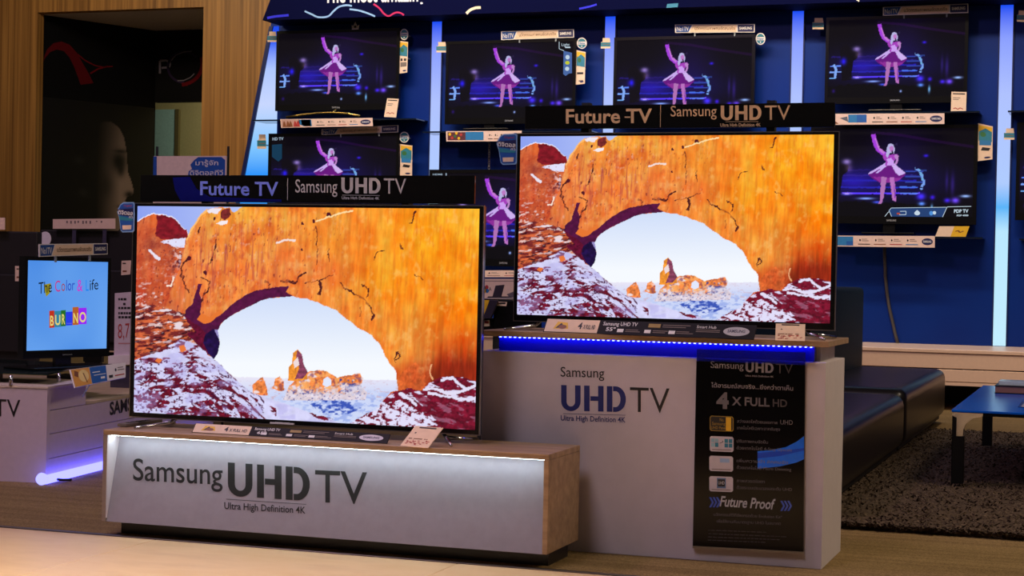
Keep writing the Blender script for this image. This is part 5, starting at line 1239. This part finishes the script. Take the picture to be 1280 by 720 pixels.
# leaning spec strip, price board and dark televisions behind
spl = Pl(onZ(95, 484, H1+.001), (onZ(157, 474, H1)-onZ(95, 484, H1)), V((-sd.y*.0, 0, 1))+fr*-.8)
q = Quad(spl, (87.5, 462), (157, 453), (157, 471.5), (93.5, 484.5))
th = thing('spec_strip', 'spec strip with a golden picture leaning on the left counter', 'label strip', q.pt(.5, 0), 'leaning spec strips')
MB().prism(q, [(0, 0), (1, 0), (1, 1), (0, 1)], -.005, 0).build('board', WHITE, th)
m = MB().use(mat('golden_print', (226, 160, 60), rough=.4)).rect(q, 0.01, .02, .32, .98).use(mat('pale_gold_print', (245, 215, 140))).ell(q, .2, .55, .09, .35, .0012).use(BROWNP).flat(q, [(.04, .62), (.1, .5), (.12, .8), (.06, .9)], .0014).stroke(q, [(.2, .7), (.22, .4), (.24, .15)], .018, .0014)
m.use(mat('bright_sky_print', (20, 90, 170))).rect(q, .325, .02, .62, .98).use(WINK).rect(q, .36, .62, .5, .68, .0014).rect(q, .38, .45, .6, .49, .0014).rect(q, .5, .2, .58, .32, .0014).use(INK).rect(q, .66, .15, .74, .32).ell(q, .80, .6, .015, .1).use(REDINK).rect(q, .78, .2, .97, .27).use(GREYINK).rect(q, .84, .55, .97, .6).rect(q, .84, .7, .95, .75)
m.build('print', None, th)
MB().tube([q.pt(.5, .8, -.005), q.pt(.5, .02, -.12)], .003, 6).build('prop', ACRYLIC, th)

cbp = onZ(140, 457, zs[-1]+.0125)
cpln = Pl(onY(152, 456, 8.35), fr, (0, 0, 1))
q = PxMap(cpln)
th = thing('price_board', 'white price board with large red figures behind the front television', 'price board', cpln.pt(*cpln.hit(152, 456)))
MB().prism(q, [(143.5, 366.5), (175, 364), (172, 446), (142.5, 446)], -.005, 0).build('board', mat('lilac_card', (205, 188, 196), rough=.5), th)
MB().prism(q, [(138, 444.5), (175, 443), (175, 455), (138, 456.5)], -.06, .03).build('foot', WHITE, th)
fa = cpln.hit(138, 456.8); fb = cpln.hit(175, 456.8)
MB().box(cpln, fa[0]+.01, fb[0]-.01, zs[-1]+.0126-cpln.O.z, min(fa[1], fb[1]), -.05, .02).build('riser', mat('clear_post', (70, 66, 84), rough=.1), th)
m = MB().use(INK)
for y, x0, x1 in ((374, 148, 158), (380, 154, 157), (385, 148, 164), (391.5, 148, 166), (396.5, 148, 168)):
    x = x0
    while x < x1-1: w_ = 1.5+3*random.random(); m.rect(q, x, y+1.4, min(x+w_, x1), y-1.4, .001); x += w_+.8
m.build('print', None, th)
MB().use(REDINK).text(q, '8,730', 147.5, 423, 174, -18, 421, n=.0012, weight=-.006).build('lettering', None, th)
MB().use(mat('pale_red_ink', (190, 130, 130))).rect(q, 148, 430, 166, 428.5, .001).build('print', None, th)

def back_tv(label, pl, x0, y0, x1, y1, sticker=None, foot=None):
    u0, w1 = pl.hit(x0, y0); u1, w0 = pl.hit(x1, y1)
    th = thing('television', label, 'television', pl.pt((u0+u1)/2, w0-.06), 'dark televisions seen from behind')
    MB().box(pl, u0, u1, w0, w1, -.05, 0, .008).build('back_cover', mat('dark_back_plastic', (26, 23, 24), rough=.5), th)
    MB().box(pl, u0+.08*(u1-u0), u1-.08*(u1-u0), w0+.05, (w0+w1)/2+.12, 0, .025, .008).build('ventilated_hump', mat('dark_back_plastic', (26, 23, 24)), th)
    c = (u0+u1)/2; MB().box(pl, c-.06, c+.06, w0-.07, w0+.05, -.03, -.001).box(pl, c-.24, c+.24, zs[-1]+.013-pl.O.z, zs[-1]+.03-pl.O.z, -.12, .10, .004).build('stand', BLACK, th)
    MB().box(pl, c-.05, c+.05, zs[-1]+.0305-pl.O.z, w0-.07, -.03, -.001).build('stand_neck', BLACK, th)
    if sticker:
        m = MB().use(CREAM); qq = PxMap(pl.off(.026)); m.flat(qq, sticker, .001); xs = [p[0] for p in sticker]; ys = [p[1] for p in sticker]
        m.use(INK).rect(qq, min(xs)+2, min(ys)+4.4, min(xs)+6, min(ys)+3, .002).use(BROWNP).rect(qq, min(xs)+2, max(ys)-4, min(xs)+7, max(ys)-6, .002).build('sticker', None, th)
    return th
bk1 = Pl(V((-5.6, 8.15, 0)), (1, .06, 0), (0, 0, 1)); bk2 = Pl(V((-5.2, 8.9, 0)), (1, .06, 0), (0, 0, 1))
back_tv('dark television seen from behind at the left edge of the picture', bk1, -60, 288, 44, 452, [(19, 332.5), (27.5, 332.5), (24, 351.5), (19, 351.5)])
back_tv('dark television seen from behind, between the blue screen and the front television', bk2, 50, 287, 185, 440, [(152, 326), (164, 325.5), (163, 343), (151.5, 344)])
# rails with labels above the dark televisions
def rail(label, pl, x0, y0, x1, y1, posts, marks):
    qq = PxMap(pl); th = thing('label_rail', label, 'label rail', pl.pt(*pl.hit((x0+x1)/2, y1)), 'white label rails')
    MB().prism(qq, [(x0, y0+1), (x1, y0), (x1, y1), (x0, y1)], -.006, 0).build('rail', CREAM, th)
    for x in posts: 
        a = pl.hit(x, y1); MB().box(pl, a[0]-.012, a[0]+.012, a[1]-.10, a[1]+.03, -.012, -.0065).build('post', mat('clear_post', (70, 66, 84), rough=.1), th)
    if marks:
        m = MB().use(GREYINK)
        for x in (83, 88, 93, 97, 103, 107, 112, 120, 126): m.rect(qq, x, 282-5*random.random(), x+1.8, 276, .001)
        m.build('print', None, th)
rail('white label rail with grey marks on the dark television beside the front one', bk2.off(.040), 66, 273, 144, 286, (92, 130), True)
rail('white label rail cut off by the left edge of the picture', bk1.off(.040), -50, 272, 6, 287, (-30,), False)
qq = PxMap(bk2.off(.06)); th = thing('round_disc', 'blank pale round disc on the top edge behind the blue screen', 'disc', bk2.pt(*bk2.hit(56, 307)))
MB().prism(qq, [(56.3+7.4*math.cos(i*math.pi/12), 298.5+9*math.sin(i*math.pi/12)) for i in range(24)], -.004, 0).build('disc', WHITE, th)
MB().box(bk2.off(.06), bk2.off(.06).hit(54, 305)[0], bk2.off(.06).hit(58, 305)[0], bk2.off(.06).hit(56, 330)[1], bk2.off(.06).hit(56, 300)[1], -.01, -.005).build('clip', ACRYLIC, th)

# banner stand behind the front topper
bs = PY(9.4); q = PxMap(bs)
th = thing('banner_stand', 'white banner stand with a blue disc, standing behind the front topper sign', 'banner stand', V((bs.hit(238, 220)[0], 9.4, 0)))
zb = bs.hit(238, 195)[1]; xa, xb = bs.hit(192, 205)[0], bs.hit(283, 205)[0]
MB().wbox(xa, xb, 9.4, 9.41, .15, zb).build('sheet', mat('cream_banner', (236, 214, 196), rough=.5), th)
MB().use(mat('mid_blue_print', (36, 86, 170))).flat(q, [(192, 195.5), (196, 195.6), (196, 240), (191, 240)], .001).flat(q, [(240, 211), (236, 214), (234.5, 222), (236, 240), (281, 240), (281.5, 200), (277, 196.3), (248, 196.4), (243, 200), (238, 206)], .001).build('print', None, th)
MB().use(WINK).text(q, 'มารู้จัก', 244.5, 206.5, 273, -5.6, n=.002, weight=.01).text(q, 'ดิจิตอลทีวี', 237.5, 219, 279, -5.8, n=.002, weight=.012).build('lettering', None, th)
for x, s_ in ((xa, 1), (xb, -1)): MB().tube([V((x+.01*s_, 9.43, .02)), V((x+.005*s_, 9.43, zb+.06))], .008, 8).build('pole', MATTE, th)
MB().wbox(xa-.02, xb+.02, 9.3, 9.6, 0, .02).build('base', MATTE, th)

# ================================================================== SOFA, RUG, TABLE
LEATHER = mat('black_leather', (18, 13, 14), rough=.32, vary=.15, scale=60, spec=.55)
rz = .022
rx0, rx1, ry0, ry1 = -2.05, 1.2, 7.2, 12.2
def rug():
    rs = np.random.RandomState(5); nx, ny = 150, 220
    X_, Y_ = np.meshgrid(np.linspace(rx0, rx1, nx), np.linspace(ry0, ry1, ny)); Z_ = .012+.010*rs.rand(ny, nx)
    Z_[0, :] = Z_[-1, :] = 0.001; Z_[:, 0] = Z_[:, -1] = 0.001
    vs = [V(p) for p in np.stack([X_, Y_, Z_], -1).reshape(-1, 3).tolist()]
    fs = [(j*nx+i, j*nx+i+1, (j+1)*nx+i+1, (j+1)*nx+i) for j in range(ny-1) for i in range(nx-1)]
    m = MB(); m.add(vs, fs, True)
    bl = []; bf = []
    for k in range(36000):
        near = rs.rand() < .12
        x = rs.uniform(max(rx0, -1.3), rx1); y = ry0+rs.rand()*.05 if near else rs.uniform(ry0, ry1); a = rs.uniform(0, 6.28); w = .004+.004*rs.rand(); h = .016+.013*rs.rand(); dx, dy = .02*rs.randn(), .02*rs.randn()
        if near: dy = -abs(dy)
        ca, sa = math.cos(a)*w, math.sin(a)*w; i = len(bl)
        bl += [(x-ca, y-sa, .008), (x+ca, y+sa, .008), (x+dx+ca*.6, y+dy+sa*.6, h), (x+dx-ca*.6, y+dy-sa*.6, h)]; bf.append((i, i+1, i+2, i+3))
    m.add(bl, bf)
    return m
def rug_nodes(nt, b):
    v = coords(nt, (1, 1, 1)); r = ramp(nt, [(0.30, (46, 38, 32)), (0.55, (84, 70, 58)), (0.72, (124, 106, 88))]); nt.links.new(noise(nt, v, 60, 4, .7), r.inputs[0]); nt.links.new(r.outputs[0], b.inputs['Base Color']); b.inputs['Specular IOR Level'].default_value = .15
tag(rug().build('shag_rug', node_mat('shag_pile', .9, rug_nodes)), 'dark brown shag rug under the black seats and low table', 'rug')

def module(label, y0, y1, x0, x1, zt_, zoff=0.032):
    th = thing('sofa', label, 'sofa', ((x0+x1)/2, (y0+y1)/2, zoff), 'black leather seats')
    m = MB(); m.box(WORLD, x0, x1, zoff+.02, zt_, -y1, -y0, .085, 6); m.build('seat', LEATHER, th)
    MB().wbox(x0+.04, x1-.04, y0+.04, y1-.04, zoff, zoff+.03).build('plinth', MATTE, th)
    return th
module('black leather bench seat nearest the tall pedestal', 7.35, 10.36, -1.95, -1.13, .362)
t_ = module('black leather seat module with dark backrest, farther from the pedestal', 10.40, 12.98, -1.95, -1.13, .392)
MB().box(WORLD, -2.2, -1.73, .05, .97, -12.98, -10.40, .045, 4).build('backrest', mat('teal_black_leather', (8, 30, 42), rough=.6, spec=.15, vary=.1), t_)

# low table
TZ = .395; ty0, ty1 = 8.72, 11.05; tx0 = onZ(1193, 511.5, TZ).x
a_ = onZ(1193, 512, TZ); b_ = onZ(1226, 481.5, TZ)
ty0, ty1 = a_.y, b_.y; tx0 = (a_.x+b_.x)/2
th = thing('coffee_table', 'low coffee table with blue-reflection glass top and black legs on the rug', 'coffee table', (tx0+.6, (ty0+ty1)/2, .031))
def tg(nt, b):
    b.inputs['Specular IOR Level'].default_value = .2
    v = coords(nt, (1, 1, 1)); r = ramp(nt, [(0.3, (0, 92, 214)), (0.7, (0, 104, 228))]); nt.links.new(noise(nt, v, 1.5, 2), r.inputs[0]); nt.links.new(r.outputs[0], b.inputs['Base Color'])  # the blue wall's reflection is put into the glass base colour
MB().wbox(tx0, tx0+1.25, ty0, ty1, TZ-.012, TZ, .003, 2).build('table_top', node_mat('reflected_blue_top', .22, tg), th)
MB().wbox(tx0+.02, tx0+1.23, ty0+.02, ty1-.02, TZ-.028, TZ-.0125).build('under_frame', MATTE, th)
lw_ = .058
for lx in (tx0+.004, tx0+1.25-lw_-.004):
    for ly in (ty0+.004, ty1-lw_-.004):
        lg = MB().wbox(lx, lx+lw_, ly, ly+lw_, .031, TZ-.13, .003, 1).wbox(lx, lx+.02, ly, ly+.02, TZ-.13, TZ-.013).build('leg', mat('black_leg', (8, 8, 9), rough=.4, spec=.3), th)
        # chrome corner bracket curving from the leg to the rim
        s_ = 1 if lx < tx0+.5 else -1; x_ = lx if s_ > 0 else lx+lw_
        pts = [(0, 0), (lw_*.55, 0)]+[(lw_*.55+.085*(1-math.cos(t)), .10*math.sin(t)) for t in [i*math.pi/2/6 for i in range(1, 7)]]
        P_ = [(x_+s_*.022, TZ-.13)]+[(x_+s_*(a), TZ-.128+b) for a, b in [(lw_*.9, 0), (lw_*.93, .03), (lw_*1.15, .062), (lw_*1.7, .088), (lw_*2.5, .1)]]+[(x_+s_*lw_*2.5, TZ-.0135), (x_, TZ-.0135), (x_, TZ-.03), (x_+s_*.022, TZ-.04)]
        MB().prism(WORLD, P_, -ly-.03, -ly+.002).build('corner_bracket', CHROME, th)
# things on the table
bx = onZ(1246, 497, TZ); 
th = thing('book', 'thick dark book lying on the far end of the glass table', 'book', (onZ(1265, 490, TZ).x, onZ(1265, 490, TZ).y, TZ))
k0 = onZ(1243, 491.5, TZ+.0005); k1 = k0+V((.5, 0, 0))
MB().wbox(k0.x, k0.x+.45, k0.y, k0.y+.34, TZ+.0008, TZ+.005, .001, 1).wbox(k0.x, k0.x+.45, k0.y, k0.y+.34, TZ+.040, TZ+.045, .001, 1).wbox(k0.x, k0.x+.45, k0.y+.33, k0.y+.34, TZ+.005, TZ+.040).build('cover', mat('dark_book_cover', (34, 24, 28), rough=.4), th)
MB().wbox(k0.x+.004, k0.x+.446, k0.y+.004, k0.y+.328, TZ+.0055, TZ+.0395).build('page_block', mat('page_edges', (150, 105, 95), rough=.7, stretch=(1, 1, 60), vary=.25, scale=8), th)
th = thing('phone_box', 'small white and copper case lying on the thick dark book', 'case', (k0.x+.12, k0.y+.1, TZ+.0455))
MB().wbox(k0.x+.02, k0.x+.16, k0.y+.03, k0.y+.20, TZ+.0455, TZ+.07, .003, 2).build('case', mat('pale_plastic', (205, 225, 235), rough=.25), th)
MB().wbox(k0.x+.162, k0.x+.36, k0.y+.03, k0.y+.20, TZ+.0455, TZ+.066, .003, 2).build('copper_end', mat('copper_plastic', (180, 110, 85), rough=.3), th)
mg = onZ(1273, 508.5, TZ)
th = thing('brochure', 'white striped brochure lying at the front of the glass table', 'brochure', mg)
MB().wbox(mg.x, mg.x+.28, mg.y-.05, mg.y+.35, TZ+.0005, TZ+.004).build('paper', mat('blue_brochure', (20, 60, 140), rough=.3), th)
m = MB().use(WHITE)
class TQ:
    def pt(s, a, b, n=0.): return V((a, b, TZ+.004+n))
for k in range(3): m.rect(TQ(), mg.x+.015, mg.y-.03+.11*k, mg.x+.26, mg.y+.025+.11*k, .0006)
m.build('print', None, th)

# ================================================================== LIGHT
W = bpy.data.worlds.new('room_light'); W.use_nodes = True; SC.world = W
W.node_tree.nodes['Background'].inputs[0].default_value = (0.9, 0.72, 0.62, 1); W.node_tree.nodes['Background'].inputs[1].default_value = 0.05
def area(name, loc, size, power, col, target=None, sy=None, spread=None):
    l = bpy.data.lights.new(name, 'AREA'); l.energy = power; l.color = col; l.size = size
    if sy: l.shape = 'RECTANGLE'; l.size_y = sy
    if spread: l.spread = math.radians(spread)
    o = bpy.data.objects.new(name, l); COL.objects.link(o); o.location = loc
    d = (V(target)-V(loc)) if target else V((0, 0, -1)); o.rotation_euler = d.to_track_quat('-Z', 'Y').to_euler(); return o
WARM = (1, .80, .60)
area('mall_ceiling_light', (-2.4, 4.3, 5.6), 6.0, 47, (1, .83, .62), (-2.4, 4.3, 0), .8, spread=30)
area('shop_ceiling_light', (-2.9, 1.4, 6.6), 1.6, 24, (1, .86, .98), (-3.2, 6.2, .3), spread=70)
area('ceiling_spot_right', (1.5, 8.5, 4.0), .8, 45, WARM, (-.3, 8.5, 0))
area('aisle_fill', (1.9, 6.0, 4.3), .7, 20, (1, .80, .52), (-.5, 6.7, .2), spread=80)  # unseen fill, added to lift the carpet on the right
area('ceiling_spot_bench', (-.5, 11.6, 4.6), .6, 22, WARM, (-.5, 13.9, .3), spread=80)
area('wall_wash', (-9.3, 13.0, 4.6), 1.6, 46, (1, .82, .54), (-9.2, 15.95, 2.2), .6)
area('ceiling_spot_left', (-5.9, 4.4, 6.6), 1.0, 125, (1, .64, 1), (-5.0, 7.2, .3))
area('ceiling_row_wall', (-4.0, 13.9, 4.6), 7.0, 46, (.35, .6, 1), (-4.0, 15.3, 1.8), .4)
area('sign_fill', (-4.2, 12.6, 4.9), 7.0, 95, (1, .80, .58), (-4.2, 15.2, 2.5), .3, spread=90)  # unseen warm fill, added to brighten the cream labels on the wall
area('passage_lamp', (-9.6, 18.3, 3.4), .6, 19, (1, .95, .8), (-9.6, 19.4, 1.8))
SC.view_settings.view_transform = 'Standard'; SC.view_settings.look = 'None'; SC.view_settings.exposure = 0.0; SC.view_settings.gamma = 1.0
SC.view_settings.use_curve_mapping = False
